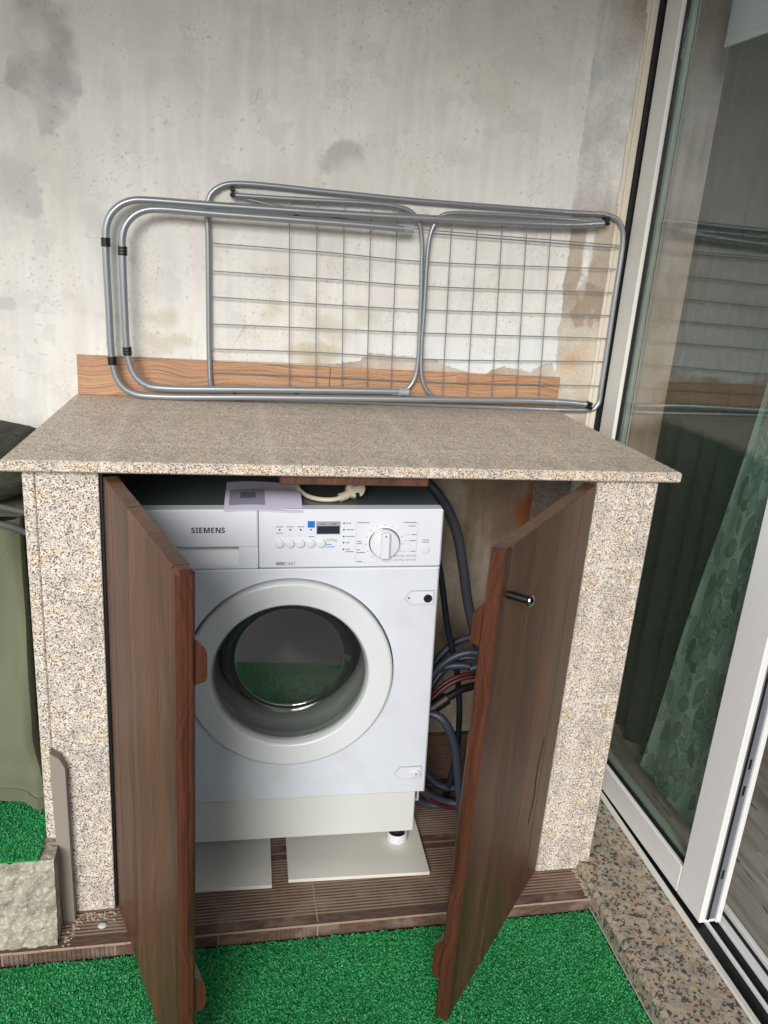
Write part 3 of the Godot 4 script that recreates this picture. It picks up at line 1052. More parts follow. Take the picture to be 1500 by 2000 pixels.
func build_cabinet() -> void:
	var c := thing("granite_cabinet", "granite washing machine cupboard with worktop and two open wooden doors", "cabinet")
	# worktop: a slab whose left end is cut slightly askew
	var wt := mb()
	var H := 0.9325
	var y0 := 0.9127
	var b := 0.0025
	var top := PackedVector2Array([Vector2(0.0, 0.0), Vector2(1.2, 0.0), Vector2(1.184, -0.572), Vector2(0.029, -0.572)])
	var ins := PackedVector2Array([Vector2(b, -b), Vector2(1.2 - b, -b), Vector2(1.184 - b, -0.572 + b), Vector2(0.029 + b, -0.572 + b)])
	var V := func(p: Vector2, y: float) -> Vector3: return Vector3(p.x, y, p.y)
	quad(wt, V.call(ins[0], H), V.call(ins[1], H), V.call(ins[2], H), V.call(ins[3], H), Vector3.UP)
	quad(wt, V.call(ins[0], y0), V.call(ins[1], y0), V.call(ins[2], y0), V.call(ins[3], y0), Vector3.DOWN)
	for i in 4:
		var p := top[i]
		var q := top[(i + 1) % 4]
		var pi := ins[i]
		var qi := ins[(i + 1) % 4]
		var n := Vector3(-(q.y - p.y), 0, q.x - p.x).normalized()
		if n.dot(Vector3((p.x + q.x) / 2 - 0.6, 0, (p.y + q.y) / 2 + 0.286)) < 0:
			n = -n
		quad(wt, V.call(p, H - b), V.call(q, H - b), V.call(q, y0 + b), V.call(p, y0 + b), n)
		quad(wt, V.call(p, H - b), V.call(q, H - b), V.call(qi, H), V.call(pi, H), (n + Vector3.UP).normalized())
		quad(wt, V.call(p, y0 + b), V.call(q, y0 + b), V.call(qi, y0), V.call(pi, y0), (n + Vector3.DOWN).normalized())
	obj("worktop", wt, M.granite_worn, c)
	obj("side_slab", bx(0.0285, 0.0, -0.565, 0.0478, 0.911, -0.0160, 0.002), M.granite, c)
	obj("front_slab", bx(0.0486, 0.003, -0.0360, 0.1475, 0.9112, -0.0164, 0.0012), M.granite, c)
	obj("side_slab", bx(1.1432, 0.0202, -0.565, 1.1665, 0.911, -0.0150, 0.004), M.granite, c)
	obj("front_slab", bx(1.0412, 0.003, -0.0360, 1.1424, 0.9112, -0.0164, 0.0022), M.granite, c)
	var pc := mb()
	box(pc, Vector3(0.0482, 0, -0.14), Vector3(0.1425, 0.9115, -0.0365), 0)
	obj("pillar_core", pc, M.plain_wall, c)
	obj("pillar_core", bx(1.0465, 0, -0.14, 1.1428, 0.9115, -0.0365, 0), M.plain_wall, c)
	obj("hinge_post", bx(0.1485, 0.004, -0.062, 0.1535, 0.908, -0.019, 0.001), M.dark, c)
	obj("batten", bx(0.447, 0.8945, -0.050, 0.712, 0.9118, -0.012, 0.0015), M.wood_raw, c)
	# doors: four upright boards, an edge lipping, two cross battens behind
	for side in [1, -1]:
		var d := Node3D.new()
		d.name = "door" if side == 1 else "door_001"
		c.add_child(d)
		d.position = Vector3(0.155, 0, -0.0155) if side == 1 else Vector3(1.038, 0, -0.0155)
		d.rotation.y = -1.2439 if side == 1 else 0.8466
		d.set_meta("label", "brown wooden left door standing open" if side == 1 else "brown wooden right door standing open with a black bolt knob")
		var s := float(side)
		var wd := 0.402 if side == 1 else 0.418
		var cuts := [0.0, 0.055, 0.165, 0.285, wd] if side == 1 else [0.0, 0.075, 0.185, 0.305, wd]
		for i in 4:
			var a: float = cuts[i] + (0.0003 if i else 0.0)
			var e: float = cuts[i + 1] - 0.0003
			var st := mb()
			box(st, Vector3(minf(s * a, s * e), 0.006, -0.0235), Vector3(maxf(s * a, s * e), 0.9025 - 0.0008 * i, 0.0 - 0.0003 * (i % 2)), 0.0012)
			obj("board", st, M.wood[(i + (0 if side == 1 else 1)) % 4], d)
		var lp := mb()
		box(lp, Vector3(minf(s * (wd + 0.0003), s * (wd + 0.025)), 0.004, -0.0245), Vector3(maxf(s * (wd + 0.0003), s * (wd + 0.025)), 0.9005, 0.0012), 0.005 if side == 1 else 0.003)
		obj("edge_lipping", lp, M.wood_red, d)
		# end cut weathering: a groove line down the lipping
		obj("lipping_bead", bx(minf(s * (wd + 0.0247), s * (wd + 0.0262)), 0.012, -0.0125, maxf(s * (wd + 0.0247), s * (wd + 0.0262)), 0.89, -0.0095, 0.0005), M.wood_red, d)
		for yy in ([[0.735, 0.803], [0.165, 0.232]] if side == 1 else [[0.738, 0.812], [0.085, 0.172]]):
			var pr := PackedVector2Array([Vector2(-0.0236, yy[0] - 0.002), Vector2(-0.0236, yy[1]), Vector2(-0.0395, yy[1] - 0.020), Vector2(-0.0415, yy[1] - 0.028), Vector2(-0.0415, yy[0] + 0.006), Vector2(-0.0395, yy[0])])
			var cl := mb()
			var x0 := 0.03
			var x1 := wd + 0.018
			# polygon (depth, height) swept along the door's width
			var xf := Transform3D(Basis(Vector3(0, 0, 1), Vector3(0, 1, 0), Vector3(s, 0, 0)), Vector3.ZERO)
			prism(cl, pr, x0, x1, xf)
			obj("cross_batten", cl, M.wood_red, d)
		if side == -1:
			var kb := mb()
			var kx := Transform3D(Basis(), Vector3(-0.414, 0.822, 0.0))
			cyl(kb, 0.0062, 0.0, 0.034, 14, kx)
			obj("knob", kb, M.clip, d)
			var kc := mb()
			lathe(kc, [Vector2(0.0, 0.034), Vector2(0.0088, 0.034), Vector2(0.0092, 0.037), Vector2(0.007, 0.0405), Vector2(0, 0.042)], 16, kx)
			obj("knob_cap", kc, M.chrome, d)
			var kr := mb()
			# old scratch: a shallow dark crack
			tube(kr, curve([Vector3(-0.09, 0.40, 0.0002), Vector3(-0.105, 0.33, 0.0002), Vector3(-0.098, 0.26, 0.0002), Vector3(-0.112, 0.21, 0.0002)], 0.01), 0.0007, 5)
			obj("crack", kr, M.dark, d)

func build_left_corner() -> void:
	# concrete step with turf on top
	var cs := mb()
	rng.seed = 61
	var nn := nz(62, 14.0, 4)
	var front := func(u: float, v: float) -> Vector3:
		var x := lerpf(-0.7, 0.052, u)
		var y := lerpf(0.0, 0.185, v)
		return Vector3(x, y, 0.049 + 0.007 * nn.get_noise_2d(x * 2.2, y * 2.2) + 0.002 * nn.get_noise_2d(x * 9, y * 9) - 0.006 * pow(v, 6) + 0.010 * pow(1.0 - v, 5))
	sheet(cs, 150, 40, front)
	sheet(cs, 60, 24, func(u: float, v: float) -> Vector3:
		var x := lerpf(-0.7, 0.052, u)
		var z := lerpf(0.044, -0.5715, v)
		return Vector3(x, 0.185 + 0.002 * nn.get_noise_2d(x * 4, z * 4) * (0.0 if v == 0 else 1.0), z))
	sheet(cs, 24, 12, func(u: float, v: float) -> Vector3:
		var z := lerpf(0.048, -0.5715, u)
		var y := lerpf(0.0, 0.185, v)
		return Vector3((0.052 if z > -0.0145 else 0.0275) + 0.0008 * nn.get_noise_2d(z * 5, y * 5), y, z))
	quad(cs, Vector3(-0.7, 0, 0.05), Vector3(-0.7, 0.185, 0.05), Vector3(-0.7, 0.185, -0.57), Vector3(-0.7, 0, -0.57), Vector3.LEFT)
	single("concrete_step", "rough whitish concrete step with a green turf piece on top, left of the cupboard", "step", cs, M.concrete)
	var tr := mb()
	prism(tr, PackedVector2Array([Vector2(0.0535, 0.0), Vector2(0.0745, 0.0), Vector2(0.0725, 0.352), Vector2(0.064, 0.372), Vector2(0.0475, 0.386), Vector2(0.0470, 0.33)]), -0.0155, 0.004)
	single("tile_offcut", "upright narrow grey brown tile offcut against the left granite pillar", "tile offcut", tr, M.trim)
	# khaki cover draped over something beside the cupboard
	var kh := mb()
	var kn := nz(66, 3.0, 2)
	var edge := func(y: float) -> float:
		return lerpf(0.0265, 0.009, sstep(0.29, 0.40, y)) - 0.008 * clampf((y - 0.4) / 0.35, 0, 1)
	sheet(kh, 70, 60, func(u: float, v: float) -> Vector3:
		var y := lerpf(0.2525, 0.80, v)
		var x := lerpf(-0.6, edge.call(y), u)
		var fold := 0.016 * sin((x + 0.10 * y) * 34.0 + 2.0 * kn.get_noise_2d(x, y * 0.4) * 2.0) * (1.0 - 0.4 * v)
		var round_edge := 0.010 * pow(clampf((u - 0.97) / 0.03, 0, 1), 2)
		return Vector3(x, y - 0.006 * sin(x * 30.0) * (1 - v), -0.035 - 0.06 * v + fold - round_edge + 0.010 * kn.get_noise_2d(x * 4, y * 1.2) + 0.004 * sstep(0.42, 0.26, y) * sin((x - y) * 60.0) * sin((x + y) * 41.0)))
	# hem band: a slightly proud doubled strip along the lower edge
	sheet(kh, 70, 2, func(u: float, v: float) -> Vector3:
		var y := lerpf(0.2515, 0.2750, v)
		var vv := (y - 0.2525) / 0.5475
		var x := lerpf(-0.6, edge.call(y), u)
		var fold := 0.016 * sin((x + 0.10 * y) * 34.0 + 2.0 * kn.get_noise_2d(x, y * 0.4) * 2.0) * (1.0 - 0.4 * vv)
		var round_edge := 0.010 * pow(clampf((u - 0.97) / 0.03, 0, 1), 2)
		return Vector3(x, y - 0.006 * sin(x * 30.0) * (1 - vv), -0.0325 - 0.06 * vv + fold - round_edge + 0.010 * kn.get_noise_2d(x * 4, y * 1.2) + 0.004 * sstep(0.42, 0.26, y) * sin((x - y) * 60.0) * sin((x + y) * 41.0)))
	sheet(kh, 12, 60, func(u: float, v: float) -> Vector3:
		var y := lerpf(0.2525, 0.80, v)
		var x: float = edge.call(y)
		var z0 := -0.035 - 0.06 * v + 0.016 * sin((x + 0.10 * y) * 34.0 + 4.0 * kn.get_noise_2d(x, y * 0.4)) * (1.0 - 0.4 * v) - 0.01 + 0.010 * kn.get_noise_2d(x * 4, y * 1.2)
		return Vector3(x - 0.004 * u, y - 0.006 * sin(x * 30.0) * (1 - v) - (0.067 * sstep(0.2, 0.5, u) if v == 0 else 0.0), lerpf(z0, -0.45, u)))
	sheet(kh, 20, 10, func(u: float, v: float) -> Vector3:
		return Vector3(lerpf(-0.6, 0.004, u), 0.80 + 0.02 * sin(u * 9.0) * sin(PI * v), lerpf(-0.11, -0.45, v)))
	single("khaki_cover", "khaki green fabric cover hanging in folds left of the granite pillar", "fabric cover", kh, M.khaki)
	var tl := mb()
	sheet(tl, 10, 40, func(u: float, v: float) -> Vector3:
		var y := lerpf(0.345, 0.79, v)
		return Vector3(lerpf(-0.2, 0.0275, u) - 0.008 * pow(v, 3), y, -0.090 + 0.006 * sin(u * 14.0 + y * 8.0) - 0.04 * v))
	sheet(tl, 4, 40, func(u: float, v: float) -> Vector3:
		var y := lerpf(0.345, 0.79, v)
		return Vector3(0.0275 - 0.008 * pow(v, 3), y, lerpf(-0.090 + 0.006 * sin(14.0 + y * 8.0) - 0.04 * v, -0.3, u)))
	single("dark_teal_cloth", "dark teal cloth edge between the khaki cover and the granite pillar", "cloth", tl, M.teal)
	# dark olive bag lying on top, with grey straps
	var bag := thing("olive_bag", "dark olive fabric bag with grey straps lying on the khaki cover", "bag", Vector3(-0.25, 0.80, -0.25))
	var bs := mb()
	var bn := nz(67, 4.0, 3)
	sheet(bs, 40, 24, func(u: float, v: float) -> Vector3:
		var a := u * TAU
		var ph := (v - 0.5) * PI
		var sx := signf(cos(a)) * pow(absf(cos(a)), 0.5)
		var sz := signf(sin(a)) * pow(absf(sin(a)), 0.5)
		var cr := pow(maxf(cos(ph), 0.0), 0.45)
		var n := bn.get_noise_2d(a * 0.4, v * 2.0)
		return Vector3(0.278 * sx * cr, 0.062 + 0.062 * sin(ph) + 0.006 * n, 0.175 * sz * cr + 0.01 * n))
	obj("bag_body", bs, M.olive, bag)
	for q in [[0.06, 0.20], [0.02, 0.235]]:
		var ss := mb()
		tube(ss, curve([Vector3(-0.2, q[0], 0.186), Vector3(0.0, q[0] - 0.012, 0.19), Vector3(0.13, q[0] - 0.004, 0.189), Vector3(q[1], q[0] - 0.022, 0.182), Vector3(0.271, q[0] - 0.05, 0.155)], 0.015), 0.0055, 8)
		obj("strap", ss, M.strap, bag)

func build_machine() -> void:
	var m := thing("washing_machine", "white built-in front-loading washing machine with round glass door, between the open wooden doors", "washing machine", Vector3(0.788, 0, -0.0695), Vector3(0, -0.059, 0.031))
	# casing behind the front
	obj("casing_top", bx(-0.590, 0.826, -0.50, -0.004, 0.8325, -0.0285, 0.001), M.machine_top, m)
	var cs := mb()
	box(cs, Vector3(-0.590, 0.15, -0.50), Vector3(-0.586, 0.8255, -0.0285), 0)
	box(cs, Vector3(-0.010, 0.15, -0.50), Vector3(-0.006, 0.8255, -0.0285), 0)
	box(cs, Vector3(-0.5855, 0.15, -0.50), Vector3(-0.0105, 0.8255, -0.496), 0)
	box(cs, Vector3(-0.5855, 0.15, -0.4955), Vector3(-0.0105, 0.154, -0.0285), 0)
	obj("casing", cs, M.grey_edge, m)
	# front plate with a round opening
	var fp := mb()
	var cx := -0.2875
	var cy := 0.489
	var R := 0.2065
	var x0 := -0.595
	var x1 := 0.0
	var y0 := 0.1935
	var y1 := 0.7140
	var bev := 0.003
	var angs := []
	for i in 96:
		angs.append(TAU * i / 96.0)
	for q in [[x0, y0], [x1, y0], [x1, y1], [x0, y1]]:
		angs.append(fposmod(atan2(q[1] - cy, q[0] - cx), TAU))
	angs.sort()
	var rect := func(a: float, o: float) -> Vector3:
		var dx := cos(a)
		var dy := sin(a)
		var t := 1e9
		if absf(dx) > 1e-6:
			t = minf(t, ((x1 - o - cx) if dx > 0 else (x0 + o - cx)) / dx)
		if absf(dy) > 1e-6:
			t = minf(t, ((y1 - o - cy) if dy > 0 else (y0 + o - cy)) / dy)
		return Vector3(cx + dx * t, cy + dy * t, 0)
	for i in angs.size():
		var a: float = angs[i]
		var b: float = angs[(i + 1) % angs.size()]
		var ca := Vector3(cx + R * cos(a), cy + R * sin(a), 0)
		var cb := Vector3(cx + R * cos(b), cy + R * sin(b), 0)
		var ra: Vector3 = rect.call(a, bev)
		var rb: Vector3 = rect.call(b, bev)
		quad(fp, ca, cb, rb, ra, Vector3.BACK)
		var back := Vector3(0, 0, -0.018)
		quad(fp, ca, cb, cb + back, ca + back, -(Vector3(cos((a + b) / 2), sin((a + b) / 2), 0)))
	for s in [[Vector3(x0, y0, 0), Vector3(x1, y0, 0), Vector3.DOWN], [Vector3(x0, y1, 0), Vector3(x1, y1, 0), Vector3.UP], [Vector3(x0, y0, 0), Vector3(x0, y1, 0), Vector3.LEFT], [Vector3(x1, y0, 0), Vector3(x1, y1, 0), Vector3.RIGHT]]:
		var a: Vector3 = s[0]
		var b: Vector3 = s[1]
		var n: Vector3 = s[2]
		var t := (b - a).normalized() * bev
		quad(fp, a + Vector3(0, 0, -bev), b + Vector3(0, 0, -bev), b + Vector3(0, 0, -0.028), a + Vector3(0, 0, -0.028), n)
		quad(fp, a + Vector3(0, 0, -bev), b + Vector3(0, 0, -bev), b - t - n * bev, a + t - n * bev, (n + Vector3.BACK).normalized())
	obj("front_plate", fp, M.white, m)
	# control panel and detergent drawer
	obj("control_panel", bx(-0.3475, 0.7165, -0.028, 0.0005, 0.8335, 0.002, 0.003), M.white_panel, m)
	var dw := mb()
	var d0 := -0.595
	var d1 := -0.3487
	var gx0 := -0.500
	var gx1 := -0.384
	var gy0 := 0.7275
	var gy1 := 0.7595
	box(dw, Vector3(d0, gy1, -0.028), Vector3(d1, 0.8335, 0.002), 0.0025)
	box(dw, Vector3(d0, 0.7165, -0.028), Vector3(d1, gy0, 0.002), 0.0015)
	box(dw, Vector3(d0, gy0 - 0.001, -0.028), Vector3(gx0, gy1 + 0.001, 0.0018), 0)
	box(dw, Vector3(gx1, gy0 - 0.001, -0.028), Vector3(d1, gy1 + 0.001, 0.0018), 0)
	var drawer := obj("detergent_drawer", dw, M.white_panel, m)
	var gp := mb()
	quad(gp, Vector3(gx0, gy0, 0.0), Vector3(gx1, gy0, 0.0), Vector3(gx1, gy1 - 0.008, -0.020), Vector3(gx0, gy1 - 0.008, -0.020), Vector3(0, 0.6, 0.8).normalized())
	quad(gp, Vector3(gx0, gy1 - 0.008, -0.020), Vector3(gx1, gy1 - 0.008, -0.020), Vector3(gx1, gy1, -0.024), Vector3(gx0, gy1, -0.024), Vector3.BACK)
	obj("drawer_grip", gp, M.white_ring, drawer)
	# round door
	var at := Transform3D(Basis(), Vector3(cx, cy, 0))
	var rg := mb()
	lathe(rg, [Vector2(0.2035, -0.016), Vector2(0.2035, 0.0085), Vector2(0.2028, 0.0115), Vector2(0.2010, 0.0138), Vector2(0.1985, 0.0150)], 128, at)
	lathe(rg, [Vector2(0.1985, 0.0150), Vector2(0.1965, 0.0153), Vector2(0.180, 0.0146), Vector2(0.1585, 0.0128)], 128, at)
	lathe(rg, [Vector2(0.1585, 0.0128), Vector2(0.1565, 0.0122), Vector2(0.1545, 0.0100), Vector2(0.1530, 0.0050), Vector2(0.1515, -0.004)], 128, at)
	var door := obj("porthole_door", rg, M.white_ring, m)
	var gl := mb()
	var outer := [Vector2(0.1510, 0.000), Vector2(0.147, -0.006), Vector2(0.141, -0.024), Vector2(0.134, -0.044), Vector2(0.129, -0.054), Vector2(0.1235, -0.0600), Vector2(0.117, -0.0635), Vector2(0.110, -0.0642)]
	lathe(gl, [Vector2(0.112, -0.0642), Vector2(0.0, -0.0642)], 96, at, true)
	lathe(gl, [Vector2(0.112, -0.0682), Vector2(0.112, -0.0642)], 96, at, true)
	lathe(gl, [Vector2(0.112, -0.0682), Vector2(0.0, -0.0682)], 96, at, true)
	var bw := mb()
	lathe(bw, outer, 96, at)
	obj("porthole_bowl", bw, M.bowl_wall, door)
	obj("porthole_glass", gl, M.bowl, door)
	var bs := mb()
	lathe(bs, [Vector2(0.1535, -0.006), Vector2(0.1515, -0.0005), Vector2(0.149, -0.006)], 96, at)
	obj("glass_rim", bs, M.rubber, door)
	var lt := mb()
	box(lt, Vector3(-0.010, -0.006, -0.082), Vector3(0.012, 0.006, -0.070), 0.002, Transform3D(Basis.from_euler(Vector3(0, 0, -0.6)), Vector3(cx + 0.117, cy - 0.005, 0)))
	obj("latch_hook", lt, M.dark, door)
	var gs := mb()
	lathe(gs, [Vector2(0.205, -0.0175), Vector2(0.160, -0.018), Vector2(0.157, -0.04), Vector2(0.163, -0.055), Vector2(0.155, -0.075), Vector2(0.150, -0.10), Vector2(0.156, -0.125)], 96, at)
	obj("door_seal", gs, M.rubber, m)
	var dm := mb()
	lathe(dm, [Vector2(0.152, -0.127), Vector2(0.20, -0.135), Vector2(0.222, -0.15), Vector2(0.222, -0.44), Vector2(0.205, -0.455)], 72, at)
	lathe(dm, [Vector2(0.205, -0.455), Vector2(0.10, -0.462), Vector2(0.0, -0.47)], 72, at)
	for i in 3:
		var a := PI / 2 + TAU * i / 3.0
		var bb := Basis(Vector3(0, 0, 1), a)
		var lb := mb()
		prism(lb, PackedVector2Array([Vector2(0.221, -0.035), Vector2(0.18, -0.016), Vector2(0.168, 0.0), Vector2(0.18, 0.016), Vector2(0.221, 0.035)]), -0.43, -0.17, Transform3D(bb, Vector3(cx, cy, 0)))
		obj("drum_paddle", lb, M.drum, m)
	obj("drum", dm, M.drum_dark, m)
	# maker's name and model
	words(m, "lettering", "SIEMENS", 0.0105, Vector3(-0.4700, 0.7938, 0.0024), M.print, true)
	words(m, "model_lettering", "WDI", 0.0060, Vector3(-0.3160, 0.7262, 0.0024), M.print, true)
	words(m, "model_lettering", "1441", 0.0066, Vector3(-0.2985, 0.7262, 0.0024), M.print_grey)
	# buttons, indicator dots, display
	for i in 5:
		var x: float = [-0.3090, -0.2893, -0.2700, -0.2508, -0.2315][i]
		var bt := mb()
		lathe(bt, [Vector2(0.0082, 0.002), Vector2(0.0082, 0.0058), Vector2(0.0068, 0.0072), Vector2(0, 0.0074)], 24, Transform3D(Basis(), Vector3(x, 0.7675, 0)))
		obj("button", bt, M.white_ring, m)
		if i < 4:
			var dt := mb()
			cyl(dt, 0.0017, 0.0018, 0.0028, 10, Transform3D(Basis(), Vector3(x, 0.7942, 0)), 0.0002)
			obj("indicator_dot", dt, M.dark, m)
		if i < 3:
			obj("tick_line", bx(x - 0.0003, 0.7775, 0.0019, x + 0.0003, 0.7835, 0.0024, 0), M.print_light, m)
			obj("caption_bar", bx(x - 0.0065, 0.7993, 0.0019, x + 0.0065, 0.8008, 0.0024, 0), M.print_grey, m)
		if i == 0:
			obj("caption_bar", bx(x - 0.0065, 0.7870, 0.0019, x + 0.0065, 0.7883, 0.0024, 0), M.print_grey, m)
	obj("blue_square", bx(-0.2572, 0.7982, 0.0015, -0.2437, 0.8112, 0.0026, 0), M.blue, m)
	obj("caption_bar", bx(-0.2555, 0.7795, 0.0019, -0.2445, 0.7808, 0.0024, 0), M.blue, m)
	var dz := obj("display", bx(-0.2410, 0.7850, 0.0015, -0.1962, 0.8105, 0.0034, 0.0005), M.bezel, m)
	obj("display_screen", bx(-0.2395, 0.7862, 0.0030, -0.1975, 0.8015, 0.0038, 0.0003), M.screen, dz)
	for x in [-0.2330, -0.2120]:
		obj("caption_bar", bx(x, 0.8050, 0.0032, x + 0.008, 0.8063, 0.0037, 0), M.print, dz)
	for i in 5:
		var yy: float = [0.8068, 0.7936, 0.7802, 0.7678, 0.7544][i]
		var dt := mb()
		cyl(dt, 0.0016, 0.0018, 0.0028, 10, Transform3D(Basis(), Vector3(-0.1892, yy, 0)), 0.0002)
		obj("indicator_dot", dt, M.dark, m)
		obj("caption_bar", bx(-0.1855, yy - 0.0008, 0.0019, -0.1855 + [0.010, 0.0155, 0.0165, 0.008, 0.009][i], yy + 0.0008, 0.0024, 0), M.print_grey, m)
	words(m, "caption", "centrifug.", 0.0036, Vector3(-0.2225, 0.7738, 0.0022), M.print_grey)
	obj("tick_line", bx(-0.2225, 0.7698, 0.0019, -0.1990, 0.7702, 0.0024, 0), M.print_light, m)
	for q in [[-0.2225, 0.7645, 0.011], [-0.2225, 0.7595, 0.0175], [-0.1855, 0.7493, 0.0155]]:
		obj("caption_bar", bx(q[0], q[1] - 0.0007, 0.0019, q[0] + q[2], q[1] + 0.0007, 0.0024, 0), M.blue, m)
	# programme dial with its scale
	var dc := Vector3(-0.1115, 0.7672, 0)
	var dl := mb()
	lathe(dl, [Vector2(0.0300, 0.002), Vector2(0.0300, 0.0045), Vector2(0.0285, 0.0052)], 48, Transform3D(Basis(), dc))
	var dial := obj("dial", dl, M.chrome, m)
	var dk := mb()
	lathe(dk, [Vector2(0.0283, 0.002), Vector2(0.0278, 0.012), Vector2(0.0262, 0.0145), Vector2(0, 0.0152)], 48, Transform3D(Basis(), dc))
	obj("dial_face", dk, M.white_ring, dial)
	obj("dial_grip", bx(dc.x - 0.0085, dc.y - 0.0262, 0.0135, dc.x + 0.0085, dc.y + 0.0262, 0.0245, 0.0022), M.white_panel, dial)
	var dd := mb()
	cyl(dd, 0.0015, 0.0242, 0.0250, 8, Transform3D(Basis(), dc + Vector3(0, 0.020, 0)), 0.0002)
	obj("dial_mark", dd, M.dark, dial)
	for i in 13:
		var a := deg_to_rad(-52 + i * 23.7)
		var p := dc + Vector3(cos(a), sin(a), 0) * 0.0355
		obj("scale_mark", bx(p.x - 0.002, p.y - 0.0010, 0.0019, p.x + 0.002, p.y + 0.0010, 0.0024, 0), M.print_light, m)
	var ln := func(xa: float, ya: float, xb: float, yb: float) -> void:
		obj("printed_line", bx(minf(xa, xb) - 0.0003, minf(ya, yb) - 0.0003, 0.0019, maxf(xa, xb) + 0.0003, maxf(ya, yb) + 0.0003, 0.0024, 0), M.print_light, m)
	ln.call(-0.1660, 0.7270, -0.1660, 0.8090)
	ln.call(-0.1655, 0.7270, -0.1250, 0.7270)
	ln.call(-0.1250, 0.7275, -0.1250, 0.7360)
	ln.call(-0.1120, 0.7285, -0.1120, 0.7360)
	ln.call(-0.1115, 0.7285, -0.1080, 0.7285)
	ln.call(-0.0490, 0.7275, -0.0490, 0.8090)
	ln.call(-0.0730, 0.7830, -0.0610, 0.7830)
	ln.call(-0.0730, 0.7710, -0.0645, 0.7710)
	ln.call(-0.0790, 0.7490, -0.0600, 0.7490)
	for q in [[-0.1640, 0.8075, 0.0225], [-0.0760, 0.8075, 0.025], [-0.0665, 0.8005, 0.014], [-0.0595, 0.7830, 0.0095], [-0.0630, 0.7710, 0.0125], [-0.0590, 0.7490, 0.0085], [-0.1640, 0.7700, 0.0085], [-0.1640, 0.7655, 0.010], [-0.1640, 0.7530, 0.006], [-0.1640, 0.7475, 0.0165]]:
		obj("caption_bar", bx(q[0], q[1] - 0.0009, 0.0019, q[0] + q[2], q[1] + 0.0009, 0.0024, 0), M.print_grey, m)
	obj("caption_bar", bx(-0.1640, 0.7287, 0.0019, -0.1530, 0.7300, 0.0024, 0), M.blue, m)
	words(m, "caption", "centrifug. adicional", 0.0036, Vector3(-0.0925, 0.7400, 0.0022), M.print_grey)
	words(m, "caption", "centrifug. adicional", 0.0036, Vector3(-0.0925, 0.7318, 0.0022), M.print_grey)
	var rb := mb()
	lathe(rb, [Vector2(0.0088, 0.002), Vector2(0.0088, 0.0032), Vector2(0.0080, 0.0036), Vector2(0, 0.0036)], 24, Transform3D(Basis(), Vector3(-0.0325, 0.7525, 0)))
	obj("button", rb, M.white_ring, m)
	for yy in [0.7720, 0.7675]:
		obj("caption_bar", bx(-0.0385, yy - 0.0008, 0.0019, -0.0385 + 0.0135, yy + 0.0008, 0.0024, 0), M.print_grey, m)
	# plates where the furniture door hinges would go
	for q in [[0.6505, true, 0.0], [0.2452, false, -0.002]]:
		var yy: float = q[0]
		var xo: float = q[2]
		var hp := mb()
		prism(hp, PackedVector2Array([Vector2(-0.0665 + xo, yy), Vector2(-0.0550 + xo, yy - 0.0155), Vector2(-0.0070 + xo, yy - 0.0160), Vector2(-0.0070 + xo, yy + 0.0160), Vector2(-0.0550 + xo, yy + 0.0155)]), -0.001, 0.0012)
		var hinge := obj("hinge_plate", hp, M.grey_edge, m)
		var hi := mb()
		prism(hi, PackedVector2Array([Vector2(-0.0650 + xo, yy), Vector2(-0.0545 + xo, yy - 0.0143), Vector2(-0.0080 + xo, yy - 0.0147), Vector2(-0.0080 + xo, yy + 0.0138), Vector2(-0.0545 + xo, yy + 0.0138)]), 0.0008, 0.0018)
		obj("plate_face", hi, M.white, hinge)
		obj("plate_cover", bx(-0.0475 + xo, yy - 0.0125, 0.0015, -0.0095 + xo, yy + 0.0125, 0.0032, 0.001), M.white_panel, hinge)
		var sc := mb()
		var sx := Transform3D(Basis(), Vector3(-0.0205 + xo, yy - 0.0005, 0))
		if q[1]:
			lathe(sc, [Vector2(0.0085, 0.0025), Vector2(0.0085, 0.0052), Vector2(0.007, 0.0062), Vector2(0.0055, 0.0050), Vector2(0.003, 0.0052), Vector2(0, 0.0052)], 20, sx)
			obj("screw", sc, mat(Color(0.20, 0.16, 0.17), 0.35, 0.5), hinge)
		else:
			lathe(sc, [Vector2(0.0095, 0.0025), Vector2(0.0092, 0.0055), Vector2(0.0075, 0.0068), Vector2(0, 0.0070)], 20, sx)
			obj("screw", sc, M.white_ring, hinge)
			var sh := mb()
			cyl(sh, 0.0018, 0.0066, 0.0074, 8, sx, 0.0002)
			obj("screw_hole", sh, M.dark, hinge)
		var ps := mb()
		cyl(ps, 0.0026, 0.0012, 0.0024, 10, Transform3D(Basis(), Vector3(-0.0580 + xo, yy, 0)), 0.0003)
		obj("plate_pin", ps, M.print_grey if q[1] else M.white_ring, hinge)
	# plinth panel and feet
	obj("plinth_panel", bx(-0.575, 0.0770, -0.040, -0.0155, 0.1930, -0.020, 0.002), M.white_plinth, m)
	for x in [-0.040, -0.555]:
		for z in [-0.078, -0.46]:
			var ft := mb()
			var yb: float = 0.0088 + (0.0 if x > -0.1 else 0.0165)
			lathe(ft, [Vector2(0.0, yb), Vector2(0.0225, yb), Vector2(0.0240, yb + 0.003), Vector2(0.0235, yb + 0.022), Vector2(0.0205, yb + 0.024), Vector2(0.0190, yb + 0.018), Vector2(0.0, yb + 0.018)], 24, Transform3D(Basis.from_euler(Vector3(-PI / 2, 0, 0)), Vector3(x, 0, z)))
			var foot := obj("foot", ft, M.white_ring, m)
			var rod := mb()
			cyl(rod, 0.0165, yb + 0.016, 0.152, 16, Transform3D(Basis.from_euler(Vector3(-PI / 2, 0, 0)), Vector3(x, 0, z)))
			obj("foot_rod", rod, M.dark, foot)

